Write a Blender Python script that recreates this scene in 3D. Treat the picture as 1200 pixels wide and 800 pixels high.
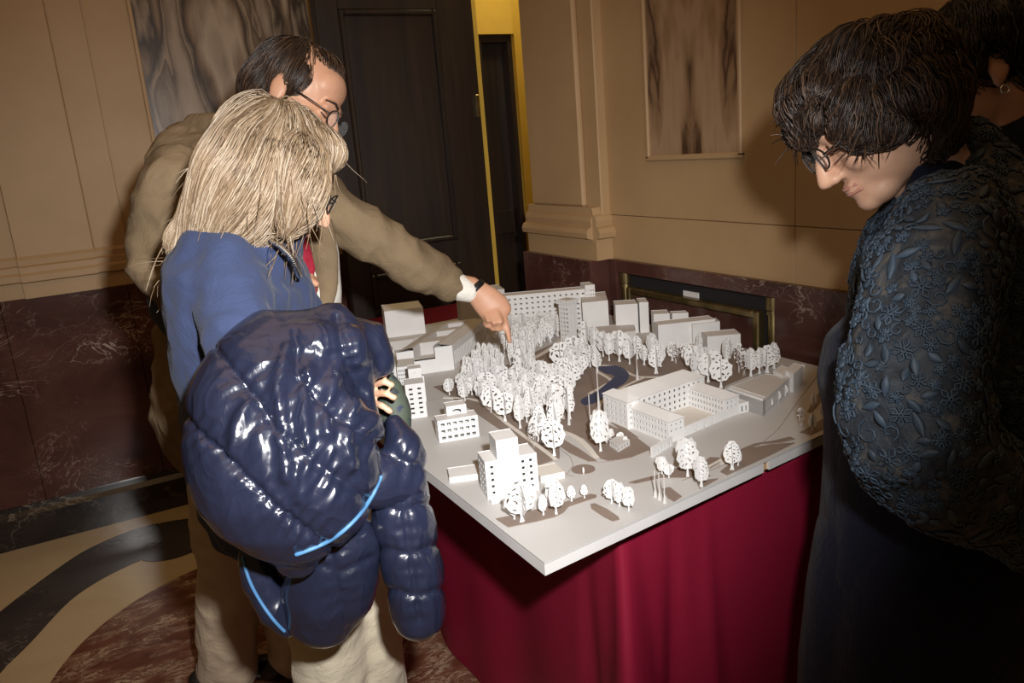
import bpy, bmesh, math, random
import numpy as np
from mathutils import Vector, Matrix, noise
from mathutils.bvhtree import BVHTree
from mathutils.geometry import tessellate_polygon
for o in list(bpy.data.objects): bpy.data.objects.remove(o)
scene = bpy.context.scene
C = scene.collection
random.seed(7)
# ------------------------------------------------------------------ camera
F = 935.0; EYE = Vector((0, 0, 1.44))
yaw, pit, rol = math.radians(62.1), math.radians(13.95), math.radians(-4.75)
FW = Vector((math.cos(yaw)*math.cos(pit), math.sin(yaw)*math.cos(pit), -math.sin(pit)))
_rt = Vector((math.sin(yaw), -math.cos(yaw), 0)); _up = _rt.cross(FW)
RT = _rt*math.cos(rol) + _up*math.sin(rol); UP = -_rt*math.sin(rol) + _up*math.cos(rol)
cd = bpy.data.cameras.new('camera'); cam = bpy.data.objects.new('camera', cd); C.objects.link(cam)
cd.sensor_width = 36; cd.lens = F/1200*36; cd.clip_start = 0.02
mw = Matrix((RT, UP, -FW)).transposed().to_4x4(); mw.translation = EYE
cam.matrix_world = mw
scene.camera = cam
# ------------------------------------------------------------------ light
vs = scene.view_settings
vs.view_transform = 'Standard'; vs.look = 'None'; vs.gamma = 1; vs.use_curve_mapping = False; vs.exposure = 0.0
w = bpy.data.worlds.new('world'); scene.world = w; w.use_nodes = True
w.node_tree.nodes['Background'].inputs[0].default_value = (1.0, 0.66, 0.36, 1)
w.node_tree.nodes['Background'].inputs[1].default_value = 0.055
def light(name, kind, loc, target, energy, color, **kw):
    l = bpy.data.lights.new(name, kind); l.energy = energy; l.color = color
    for k, v in kw.items(): setattr(l, k, v)
    o = bpy.data.objects.new(name, l); C.objects.link(o); o.location = loc
    d = (Vector(target)-Vector(loc)); o.rotation_euler = d.to_track_quat('-Z', 'Y').to_euler()
    return o
flash_pos = EYE + RT*0.10 + UP*0.17
light('camera_flash', 'SPOT', flash_pos, EYE + (FW + RT*-0.16 + UP*0.0)*2.2, 205, (1.0, 0.985, 0.965),
      spot_size=math.radians(76), spot_blend=1.0, shadow_soft_size=0.028)
light('ceiling_lamp', 'AREA', (0.2, 1.2, 3.6), (0.8, 1.8, 0), 15, (1.0, 0.58, 0.25), shape='DISK', size=3.0)
light('corridor_lamp', 'POINT', (2.15, 3.25, 2.75), (2.1, 3.5, 0), 26, (1.0, 0.86, 0.50), shadow_soft_size=0.15)
# ------------------------------------------------------------------ helpers
def ray(px, py): return FW + RT*((px-600)/F) - UP*((py-400)/F)
def S(px, py, d): return EYE + ray(px, py)*d                       # a point at a given distance
ZT = 0.80
def G(px, py, z=ZT):                                              # a point on a level plane
    d = ray(px, py); return EYE + d*((z-EYE.z)/d.z)
def pxy(P):
    d = Vector(P)-EYE; z = d.dot(FW); return 600+F*d.dot(RT)/z, 400-F*d.dot(UP)/z
def HT(base, py):                                                 # height of a vertical over base that ends at image row py
    lo, hi = 0.0, 1.5
    for _ in range(40):
        m = (lo+hi)/2
        if pxy(base+Vector((0, 0, m)))[1] > py: lo = m
        else: hi = m
    return lo
def put(o, parent=None):
    C.objects.link(o)
    if parent is not None: o.parent = parent
    return o
def tag(o, label=None, cat=None, group=None, kind=None):
    if label: o['label'] = label
    if cat: o['category'] = cat
    if group: o['group'] = group
    if kind: o['kind'] = kind
    return o
def obj(name, me, mat=None, parent=None):
    if isinstance(me, bmesh.types.BMesh):
        bm = me; bm.normal_update(); me = bpy.data.meshes.new(name); bm.to_mesh(me); bm.free()
    if mat is not None and not me.materials: me.materials.append(mat)
    o = bpy.data.objects.new(name, me); put(o)
    if parent is not None:
        o.parent = parent; o.matrix_parent_inverse = parent_inv(parent)
    return o
def parent_inv(p):
    m = Matrix.Translation(p.location) @ p.rotation_euler.to_matrix().to_4x4()
    if p.parent is not None: m = parent_world(p.parent) @ p.matrix_parent_inverse @ m
    return m.inverted()
def parent_world(p):
    m = Matrix.Translation(p.location) @ p.rotation_euler.to_matrix().to_4x4()
    if p.parent is not None: m = parent_world(p.parent) @ p.matrix_parent_inverse @ m
    return m
def empty(name, loc, label=None, cat=None, group=None):
    o = bpy.data.objects.new(name, None); o.empty_display_size = 0.05; put(o); o.location = loc
    return tag(o, label, cat, group)
def smooth(o):
    o.data.polygons.foreach_set('use_smooth', [True]*len(o.data.polygons)); return o
def bx(bm, x0, x1, y0, y1, z0, z1):
    v = [bm.verts.new((x, y, z)) for z in (z0, z1) for y in (y0, y1) for x in (x0, x1)]
    for f in ((0,2,3,1),(4,5,7,6),(0,1,5,4),(2,6,7,3),(0,4,6,2),(1,3,7,5)): bm.faces.new([v[i] for i in f])
def box(name, x0, x1, y0, y1, z0, z1, mat, parent=None, bev=0.0):
    bm = bmesh.new(); bx(bm, x0, x1, y0, y1, z0, z1)
    if bev: bmesh.ops.bevel(bm, geom=bm.edges[:], offset=bev, segments=1, affect='EDGES')
    return obj(name, bm, mat, parent)
def prism(bm, pts, z0, z1):
    a = 0
    for i in range(len(pts)):
        p, q = pts[i], pts[(i+1) % len(pts)]; a += p[0]*q[1]-q[0]*p[1]
    if a < 0: pts = pts[::-1]
    lo = [bm.verts.new((p[0], p[1], z0)) for p in pts]; hi = [bm.verts.new((p[0], p[1], z1)) for p in pts]
    n = len(pts)
    if n <= 4: bm.faces.new(hi); bm.faces.new(lo[::-1])
    else:
        for t in tessellate_polygon([[Vector((p[0], p[1], 0)) for p in pts]]):
            q = [pts[i] for i in t]; cr = (q[1][0]-q[0][0])*(q[2][1]-q[0][1])-(q[1][1]-q[0][1])*(q[2][0]-q[0][0])
            if cr < 0: t = t[::-1]
            bm.faces.new([hi[i] for i in t]); bm.faces.new([lo[i] for i in t][::-1])
    for i in range(n): bm.faces.new((lo[i], lo[(i+1) % n], hi[(i+1) % n], hi[i]))
def slab(name, pts, z0, z1, mat, parent=None):
    bm = bmesh.new(); prism(bm, pts, z0, z1)
    return obj(name, bm, mat, parent)
def profile(name, prof, a, b, out, mat, parent=None):
    """extrude a wall moulding profile [(projection, z)...] from a to b; out = outward unit vector"""
    bm = bmesh.new(); out = Vector(out); A = []; B = []
    for (d, z) in prof:
        A.append(bm.verts.new(Vector((a[0], a[1], z))+out*d)); B.append(bm.verts.new(Vector((b[0], b[1], z))+out*d))
    n = len(prof)
    for i in range(n): bm.faces.new((A[i], A[(i+1) % n], B[(i+1) % n], B[i]))
    bm.faces.new(A[::-1]); bm.faces.new(B)
    bmesh.ops.recalc_face_normals(bm, faces=bm.faces[:])
    return obj(name, bm, mat, parent)
def frame_of(t, side):
    t = t.normalized(); s = side - t*side.dot(t)
    if s.length < 1e-4: s = t.orthogonal()
    s.normalize(); return s, t.cross(s).normalized()
def loft(bm, secs, side=None, n=20, cap=True, closed=False):
    """secs: (centre, r_side, r_other); side: vector giving the direction of r_side"""
    side = side or RT; rings = []; m = len(secs); P = [Vector(s[0]) for s in secs]
    def ring(c, ra, rb, s, b): return [bm.verts.new(c + s*(ra*math.cos(2*math.pi*k/n)) + b*(rb*math.sin(2*math.pi*k/n))) for k in range(n)]
    T = []
    for i in range(m):
        T.append((P[min(i+1, m-1)]-P[max(i-1, 0)]).normalized())
    def cap_rings(i, sgn):
        out = []; s, b = frame_of(T[i], side); ra, rb = secs[i][1], secs[i][2]; r = min(ra, rb)
        for k, q in ((0.45, 0.89), (0.8, 0.6)): out.append(ring(P[i]+T[i]*(sgn*r*k), ra*q, rb*q, s, b))
        return out
    if cap: rings += cap_rings(0, -1)[::-1]
    for i in range(m):
        s, b = frame_of(T[i], side); rings.append(ring(P[i], secs[i][1], secs[i][2], s, b))
    if cap: rings += cap_rings(m-1, 1)
    for a, b in zip(rings, rings[1:]):
        for k in range(n): bm.faces.new((a[k], a[(k+1) % n], b[(k+1) % n], b[k]))
    if cap: bm.faces.new(rings[0][::-1]); bm.faces.new(rings[-1])
    return rings
def spline(pts, n):
    """Catmull-Rom through tuples/Vectors"""
    pts = [Vector(p) for p in pts]; out = []
    k = len(pts)-1
    for i in range(k*n+1):
        t = i/n; j = min(int(t), k-1); u = t-j
        p0, p1, p2, p3 = pts[max(j-1, 0)], pts[j], pts[j+1], pts[min(j+2, k)]
        out.append(0.5*((2*p1)+(p2-p0)*u+(2*p0-5*p1+4*p2-p3)*u*u+(3*p1-p0-3*p2+p3)*u**3))
    return out
def tube(bm, pts, r, n=8, r1=None):
    m = len(pts)-1
    loft(bm, [(p, r+((r1 if r1 is not None else r)-r)*i/m, r+((r1 if r1 is not None else r)-r)*i/m) for i, p in enumerate(pts)], side=Vector((0.13, 0.27, 0.95)), n=n)
def ellip(bm, c, r, rot=None, seg=20, rings=12):
    m = Matrix.Translation(c) @ (rot.to_4x4() if rot else Matrix()) @ Matrix.Diagonal((*r, 1))
    bmesh.ops.create_uvsphere(bm, u_segments=seg, v_segments=rings, radius=1, matrix=m)
def remesh(bm, voxel, it=6, fac=0.5, name='tmp'):
    """join overlapping closed shapes into ONE continuous surface"""
    me = bpy.data.meshes.new(name); bmesh.ops.recalc_face_normals(bm, faces=bm.faces[:]); bm.to_mesh(me); bm.free()
    o = bpy.data.objects.new(name, me); C.objects.link(o)
    m = o.modifiers.new('r', 'REMESH'); m.mode = 'VOXEL'; m.voxel_size = voxel
    if it: s = o.modifiers.new('s', 'SMOOTH'); s.iterations = it; s.factor = fac
    dg = bpy.context.evaluated_depsgraph_get(); r = bpy.data.meshes.new_from_object(o.evaluated_get(dg))
    bpy.data.objects.remove(o); bpy.data.meshes.remove(me); r.name = name
    return r
def displace(me, fn):
    """fn(co, no) -> offset along the normal"""
    n = len(me.vertices); me.update(); co = np.empty(n*3); no = np.empty(n*3)
    me.vertices.foreach_get('co', co); me.vertices.foreach_get('normal', no); co = co.reshape(-1, 3); no = no.reshape(-1, 3)
    d = np.array([fn(Vector(c), Vector(q)) for c, q in zip(co, no)])
    me.vertices.foreach_set('co', (co+no*d[:, None]).ravel()); me.update()
# ------------------------------------------------------------------ materials
class NT:
    def __init__(s, name):
        s.m = bpy.data.materials.new(name); s.m.use_nodes = True; s.t = s.m.node_tree; s.b = s.t.nodes['Principled BSDF']
    def n(s, typ, **kw):
        x = s.t.nodes.new(typ)
        for k, v in kw.items():
            if k.startswith('i_'):
                key = k[2:]; key = int(key) if key.isdigit() else key.replace('_', ' ')
                x.inputs[key].default_value = v
            else: setattr(x, k, v)
        return x
    def l(s, a, b): s.t.links.new(a, b)
    def co(s): return s.n('ShaderNodeTexCoord').outputs['Object']
    def noise(s, scale, detail=4, rough=0.55, dist=0.0, vec=None):
        x = s.n('ShaderNodeTexNoise', i_Scale=scale, i_Detail=detail, i_Roughness=rough, i_Distortion=dist)
        s.l(vec or s.co(), x.inputs['Vector']); return x.outputs['Fac']
    def ramp(s, fac, stops):
        r = s.n('ShaderNodeValToRGB'); e = r.color_ramp.elements
        while len(e) < len(stops): e.new(0.5)
        for q, (p, c) in zip(e, stops): q.position = p; q.color = (*c, 1) if len(c) == 3 else c
        s.l(fac, r.inputs[0]); return r.outputs[0]
    def math(s, op, a, b=None):
        x = s.n('ShaderNodeMath', operation=op)
        for i, q in enumerate((a, b)):
            if q is None: continue
            if isinstance(q, (int, float)): x.inputs[i].default_value = q
            else: s.l(q, x.inputs[i])
        return x.outputs[0]
    def mix(s, fac, a, b, blend='MIX'):
        x = s.n('ShaderNodeMix', data_type='RGBA', blend_type=blend)
        for i, q in ((0, fac), (6, a), (7, b)):
            if isinstance(q, (int, float)): x.inputs[i].default_value = q
            elif isinstance(q, tuple): x.inputs[i].default_value = (*q, 1)
            else: s.l(q, x.inputs[i])
        return x.outputs[2]
    def bump(s, h, strength=0.3, dist=0.01, prev=None):
        x = s.n('ShaderNodeBump'); x.inputs['Strength'].default_value = strength; x.inputs['Distance'].default_value = dist
        s.l(h, x.inputs['Height']); 
        if prev: s.l(prev, x.inputs['Normal'])
        s.l(x.outputs[0], s.b.inputs['Normal']); return x.outputs[0]
    def done(s, color=None, rough=0.5, metal=0.0, spec=0.5, coat=0.0, sheen=0.0):
        if color is not None:
            if isinstance(color, tuple): s.b.inputs['Base Color'].default_value = (*color, 1)
            else: s.l(color, s.b.inputs['Base Color'])
        s.b.inputs['Roughness'].default_value = rough; s.b.inputs['Metallic'].default_value = metal
        s.b.inputs['Specular IOR Level'].default_value = spec; s.b.inputs['Coat Weight'].default_value = coat
        s.b.inputs['Coat Roughness'].default_value = 0.08
        if sheen: s.b.inputs['Sheen Weight'].default_value = sheen; s.b.inputs['Sheen Roughness'].default_value = 0.5
        return s.m
def plain(name, c, rough=0.5, metal=0, spec=0.5, var=0.12, scale=14, bump=0.0, bscale=80, coat=0, sheen=0):
    k = NT(name); c2 = tuple(max(0, x*(1-var)) for x in c); c3 = tuple(min(1, x*(1+var)) for x in c)
    col = k.ramp(k.noise(scale, 5), [(0.3, c2), (0.7, c3)])
    if bump: k.bump(k.noise(bscale, 3), bump, 0.004)
    return k.done(col, rough, metal, spec, coat, sheen)
def veined(name, c0, c1, vein, scale=2.2, vw=0.014, rough=0.18, dens=0.5, vscale=3.0, stretch=(1, 1, 1)):
    k = NT(name); mp = k.n('ShaderNodeMapping'); mp.inputs['Scale'].default_value = stretch; k.l(k.co(), mp.inputs[0]); v = mp.outputs[0]
    base = k.ramp(k.noise(scale, 8, 0.65, 0.6, v), [(0.3, c0), (0.7, c1)])
    n1 = k.math('ABSOLUTE', k.math('SUBTRACT', k.noise(vscale, 4, 0.6, 1.6, v), 0.5))
    m1 = k.ramp(n1, [(0.0, (1, 1, 1)), (vw, (0, 0, 0))])
    n2 = k.math('ABSOLUTE', k.math('SUBTRACT', k.noise(vscale*3.1, 3, 0.6, 2.2, v), 0.47))
    m2 = k.ramp(n2, [(0.0, (0.7, 0.7, 0.7)), (vw*0.9, (0, 0, 0))])
    gate = k.ramp(k.noise(vscale*0.6, 2, 0.5, 0, v), [(dens-0.03, (0, 0, 0)), (dens+0.12, (1, 1, 1))])
    fac = k.math('MULTIPLY', k.math('MAXIMUM', m1, m2), gate)
    return k.done(k.mix(fac, base, vein), rough)
def figured(name, cols, axis_mid=None, axis='Y', freq=5.0, rough=0.3):
    """vertical-figured panel marble, book-matched about axis_mid"""
    k = NT(name); sx = k.n('ShaderNodeSeparateXYZ'); k.l(k.co(), sx.inputs[0])
    u = sx.outputs[axis]
    if axis_mid is not None: u = k.math('ABSOLUTE', k.math('SUBTRACT', u, axis_mid))
    cb = k.n('ShaderNodeCombineXYZ'); k.l(u, cb.inputs[0]); k.l(k.math('MULTIPLY', sx.outputs['Z'], 0.22), cb.inputs[1])
    d = k.noise(freq, 3, 0.55, 0.35, cb.outputs[0])
    fine = k.noise(freq*7, 4, 0.6, 0.3, cb.outputs[0])
    t = k.math('ADD', k.math('FRACT', k.math('MULTIPLY', d, 3.6)), k.math('MULTIPLY', k.math('SUBTRACT', fine, 0.5), 0.35))
    col = k.ramp(t, cols)
    return k.done(col, rough)
stone = NT('warm_stone')
_c = stone.ramp(stone.noise(1.7, 6, 0.6), [(0.3, (0.40, 0.255, 0.125)), (0.7, (0.49, 0.33, 0.175))])
stone.bump(stone.noise(40, 4), 0.08, 0.003)
stone = stone.done(_c, 0.55)
dado_m = veined('red_marble', (0.040, 0.015, 0.012), (0.115, 0.048, 0.038), (0.42, 0.33, 0.28), dens=0.46, vw=0.010, vscale=2.6, stretch=(1, 1, 1.7))
plinth_m = veined('black_marble', (0.012, 0.010, 0.010), (0.035, 0.028, 0.026), (0.22, 0.18, 0.14), rough=0.14, dens=0.58)
panel_m1 = figured('figured_marble', [(0.0, (0.10, 0.065, 0.04)), (0.22, (0.32, 0.24, 0.17)), (0.5, (0.42, 0.32, 0.23)), (0.72, (0.20, 0.13, 0.08)), (0.86, (0.05, 0.032, 0.022)), (1.0, (0.30, 0.22, 0.15))], axis='X', freq=4.2)
panel_m2 = figured('bookmatched_marble', [(0.0, (0.15, 0.09, 0.05)), (0.2, (0.34, 0.22, 0.13)), (0.55, (0.40, 0.265, 0.16)), (0.78, (0.27, 0.165, 0.09)), (0.9, (0.06, 0.03, 0.018)), (1.0, (0.22, 0.13, 0.08))], axis_mid=1.935, freq=6.0)
cream_m = veined('cream_marble', (0.52, 0.38, 0.22), (0.62, 0.48, 0.30), (0.30, 0.20, 0.10), rough=0.22, dens=0.62)
grey_m = veined('grey_marble', (0.035, 0.030, 0.030), (0.075, 0.062, 0.058), (0.24, 0.20, 0.17), rough=0.22, dens=0.52, vscale=6)
breccia = veined('red_breccia', (0.10, 0.030, 0.016), (0.20, 0.075, 0.04), (0.50, 0.36, 0.24), scale=9, vscale=11, vw=0.05, rough=0.25, dens=0.46, stretch=(1, 2.2, 1))
wood = NT('dark_walnut'); mp = wood.n('ShaderNodeMapping'); mp.inputs['Scale'].default_value = (14, 14, 0.9); wood.l(wood.co(), mp.inputs[0])
_c = wood.ramp(wood.noise(1.6, 6, 0.6, 0.6, mp.outputs[0]), [(0.3, (0.010, 0.0055, 0.004)), (0.7, (0.030, 0.016, 0.009))])
wood.bump(wood.noise(3, 5, 0.6, 0, mp.outputs[0]), 0.12, 0.002); wood = wood.done(_c, 0.42)
yellow = plain('yellow_plaster', (0.62, 0.40, 0.055), 0.7, var=0.05, bump=0.05)
brass = plain('old_brass', (0.20, 0.15, 0.065), 0.36, metal=0.85, var=0.35, scale=20)
dark_in = plain('dark_void', (0.012, 0.010, 0.010), 0.9)
# ------------------------------------------------------------------ room
XR, YL = 1.721, 3.692
# floor
fl = slab('floor', [(-3.2, -1.6), (3.4, -1.6), (3.4, 4.6), (-3.2, 4.6)], -0.06, 0.0, cream_m); tag(fl, 'polished cream marble floor with inlaid curved bands', None, kind='structure')
def disc(name, c, r, z, mat, parent):
    return slab(name, [(c[0]+r*math.cos(a*math.pi/48), c[1]+r*math.sin(a*math.pi/48)) for a in range(96)], 0.0, z, mat, parent)
_o = spline([(-.80, 2.30, 0), (-.68, 2.62, 0), (-.56, 2.90, 0), (-.467, 3.088, 0), (-.286, 3.322, 0), (-.162, 3.435, 0), (.018, 3.497, 0), (.216, 3.45, 0), (.42, 3.34, 0), (.62, 3.15, 0)], 6)
_i = spline([(.50, 3.05, 0), (.32, 3.15, 0), (.182, 3.118, 0), (.103, 3.108, 0), (.032, 3.137, 0), (-.006, 3.182, 0)], 5)[:-1]+spline([(-.006, 3.182, 0), (-.131, 3.122, 0), (-.251, 3.013, 0), (-.366, 2.799, 0), (-.443, 2.667, 0), (-.52, 2.46, 0), (-.56, 2.25, 0)], 5)
tag(slab('floor_inlay', [(q.x, q.y) for q in _o+_i], -0.001, 0.0014, grey_m, fl), 'dark grey marble inlay band')
tag(disc('floor_inlay', (0.351, 2.295), 0.692, 0.0032, breccia, fl), 'red breccia inlay roundel')
# left wall
wl = box('wall_left', -3.2, XR+0.02, YL, YL+0.25, 0, 3.3, stone); tag(wl, 'warm stone wall with pilaster and marble dado', kind='structure')
PIL = [(-0.62, -0.21, 0.012), (-0.21, 0.062, 0.045), (0.062, 0.188, 0.022)]       # x0, x1, projection of the pilaster steps
for x0, x1, p in PIL: box('pilaster_strip', x0, x1, YL-p, YL, 1.0, 3.3, stone, wl, 0.003)
for x0, x1, p in [(-3.2, -0.62, 0.0)]+PIL+[(0.188, 1.70, 0.0)]:
    profile('base_moulding', [(0, 1.0), (p+0.020, 1.0), (p+0.020, 1.06), (p+0.034, 1.066), (p+0.034, 1.09), (p+0.026, 1.10), (p+0.026, 1.122), (p+0.014, 1.128), (p+0.016, 1.15), (p+0.006, 1.162), (0, 1.162)], (x0, YL), (x1, YL), (0, -1, 0), stone, wl)
dx = [-3.2, -1.5, -0.62, -0.30, 0.155, 0.62, 1.15, 1.70]
for i, (a, b) in enumerate(zip(dx, dx[1:])):
    p = 0.047
    box('dado_panel', a+0.0008, b-0.0008, YL-p, YL, 0.165, 1.0, dado_m, wl, 0.0012)
    profile('plinth', [(0, 0), (p+0.03, 0), (p+0.03, 0.13), (p+0.018, 0.15), (p+0.01, 0.168), (0, 0.168)], (a, YL), (b, YL), (0, -1, 0), plinth_m, wl)
tag(box('marble_panel', 0.368, 1.075, YL-0.012, YL, 1.46, 3.1, panel_m1, wl), 'figured brown marble panel')
for a, b, c, d in ((0.352, 0.368, 1.444, 3.1), (1.075, 1.091, 1.444, 3.1), (0.352, 1.091, 1.444, 1.46)):
    box('panel_frame', a, b, YL-0.02, YL, c, d, stone, wl, 0.003)
# right wall with doorway (Y 2.80 .. 3.40)
wr = box('wall_right', XR, XR+0.16, -1.6, 2.83, 0, 3.3, stone); tag(wr, 'warm stone wall with book-matched marble panel above red dado', kind='structure')
box('wall_pier', XR, XR+0.035, 3.40, YL, 0, 3.3, yellow, wr)
box('door_lintel', XR, XR+0.16, 2.83, 3.40, 2.75, 3.3, stone, wr)
PX = XR-0.05
box('pilaster_shaft', PX, XR, 2.385, 2.85, 1.0, 3.3, stone, wr, 0.004)
box('pilaster_shaft', PX-0.022, PX+0.002, 2.47, 2.84, 1.19, 3.3, stone, wr, 0.008)
prof = [(0, 1.0), (0.085, 1.0), (0.085, 1.075), (0.108, 1.082), (0.112, 1.10), (0.104, 1.116), (0.088, 1.124), (0.092, 1.142), (0.086, 1.158), (0.074, 1.166), (0.074, 1.19), (0, 1.19)]
profile('pilaster_base', prof, (XR, 2.40), (XR, 2.87), (-1, 0, 0), stone, wr)
profile('pilaster_base', [(0, 1.0), (0.02, 1.0), (0.02, 1.075), (0.040, 1.082), (0.044, 1.10), (0.036, 1.116), (0.022, 1.124), (0.026, 1.142), (0.02, 1.158), (0.008, 1.166), (0, 1.19)], (PX-0.035, 2.40), (XR, 2.40), (0, -1, 0), stone, wr)
# wall slabs with joints
for a, b, c, d in ((1.538, 2.39, 1.0, 1.158), (0.70, 1.536, 1.0, 1.158), (-0.2, 0.698, 1.0, 1.158), (1.538, 2.39, 1.160, 3.3), (0.70, 1.536, 1.160, 3.3), (-0.2, 0.698, 1.160, 3.3)):
    box('stone_slab', XR-0.014, XR, a, b, c, d, stone, wr, 0.0012)
tag(box('marble_panel', XR-0.020, XR, 1.735, 2.135, 1.362, 2.9, panel_m2, wr), 'book-matched brown marble panel')
for a, b, c, d in ((2.135, 2.152, 1.350, 2.9), (1.720, 1.735, 1.350, 2.9), (1.720, 2.152, 1.344, 1.362)):
    box('panel_frame', XR-0.028, XR, a, b, c, d, stone, wr, 0.004)
# dado of the right wall: strip above the niche, panels beside it, pilaster foot
def dado(x0, a, b, c, d): return box('dado_panel', x0, XR+0.001, a, b, c, d, dado_m, wr, 0.0015)
dado(XR-0.03, 1.625, 2.345, 0.955, 1.0); dado(XR-0.03, 0.9, 1.595, 0.0, 1.0); dado(XR-0.03, -0.5, 0.898, 0.0, 1.0)
dado(XR-0.03, 1.596, 1.624, 0.955, 1.0); dado(XR-0.03, 2.345, 2.40, 0.0, 1.0); dado(XR-0.11, 2.392, 2.88, 0.0, 1.0)
box('niche_back', XR-0.004, XR+0.0, 1.60, 2.345, 0.0, 0.955, dark_in, wr)
# doorway: corridor beyond, yellow
cw = box('wall_corridor', 1.62, 1.995, 3.86, 4.1, 0, 3.3, yellow); tag(cw, 'bright yellow corridor wall beyond the doorway', kind='structure')
YC = 3.86
box('wall_section', 2.205, 3.4, YC, YC+0.24, 0, 3.3, yellow, cw)
box('wall_section', 1.995, 2.205, YC, YC+0.24, 1.99, 3.3, yellow, cw)
box('corridor_wall_end', 3.3, 3.42, 2.6, 4.0, 0, 3.3, yellow, cw)
d2 = box('door_2', 1.99, 2.21, YC+0.10, YC+0.14, 0, 2.0, wood); tag(d2, 'dark wooden door recessed in the yellow corridor wall', kind='structure')
box('door_frame', 2.178, 2.204, YC+0.03, YC+0.10, 0, 1.99, wood, d2)
box('door_frame', 1.996, 2.022, YC+0.03, YC+0.10, 0, 1.99, wood, d2)
box('door_frame', 2.022, 2.178, YC+0.03, YC+0.10, 1.955, 1.99, wood, d2)
box('door_rail', 2.03, 2.17, YC+0.085, YC+0.10, 0.95, 1.08, wood, d2, 0.003)
# open door leaf in front of the left wall
YD = 3.34
d1 = box('door_1', 1.00, 1.70, YD, YD+0.045, 0.01, 2.72, wood); tag(d1, 'tall dark walnut panelled door leaf standing open', kind='structure')
for a, b, c, d in ((1.00, 1.095, 0.01, 2.72), (1.53, 1.70, 0.01, 2.72)): box('stile', a, b, YD-0.014, YD, c, d, wood, d1, 0.003)
for c, d in ((0.01, 0.22), (0.93, 1.035), (2.015, 2.13), (2.6, 2.72)): box('rail', 1.095, 1.53, YD-0.014, YD, c, d, wood, d1, 0.003)
for c, d in ((0.22, 0.93), (1.035, 2.015), (2.13, 2.6)):
    a, b = 1.095, 1.53
    for q in ((a, a+0.022, c, d), (b-0.022, b, c, d), (a+0.022, b-0.022, c, c+0.022), (a+0.022, b-0.022, d-0.022, d)): box('panel_moulding', q[0], q[1], YD-0.021, YD, q[2], q[3], wood, d1, 0.006)
    box('door_panel', a+0.022, b-0.022, YD-0.006, YD, c+0.022, d-0.022, wood, d1, 0.002)
box('hinge', 1.672, 1.69, YD-0.03, YD-0.013, 1.56, 1.66, brass, d1, 0.004)
# the niche: brass posts and a framed marble screen
def post(y, lab, z1=0.955, z0=0.0, x=XR-0.014):
    t = empty('brass_post', (x, y, z0), lab, 'post', 'brass posts at the wall niche')
    bm = bmesh.new(); tube(bm, [Vector((x, y, z0+0.02)), Vector((x, y, z1-0.045))], 0.016, 14); smooth(obj('shaft', bm, brass, t))
    for za, zb, r in ((z0, z0+0.03, 0.026), (z1-0.052, z1-0.040, 0.020), (z1-0.036, z1, 0.022)):
        bm = bmesh.new(); bmesh.ops.create_cone(bm, cap_ends=True, segments=18, radius1=r, radius2=r*0.94, depth=zb-za, matrix=Matrix.Translation((x, y, (za+zb)/2))); obj('collar', bm, brass, t)
    return t
post(2.312, 'thin old brass post at the pilaster end of the wall niche'); post(1.613, 'stout old brass post right of the framed marble screen')
sc = empty('niche_screen', (XR-0.03, 1.96, 0), 'red marble screen in an old brass frame set in the wall niche', 'screen')
box('marble_sheet', XR-0.022, XR-0.012, 1.675, 2.262, 0.02, 0.885, dado_m, sc)
for a, b, c, d in ((1.652, 1.675, 0.0, 0.908), (2.262, 2.285, 0.0, 0.908), (1.675, 2.262, 0.885, 0.908), (1.675, 2.262, 0.0, 0.02)): box('frame_bar', XR-0.036, XR-0.006, a, b, c, d, brass, sc, 0.004)
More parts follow.
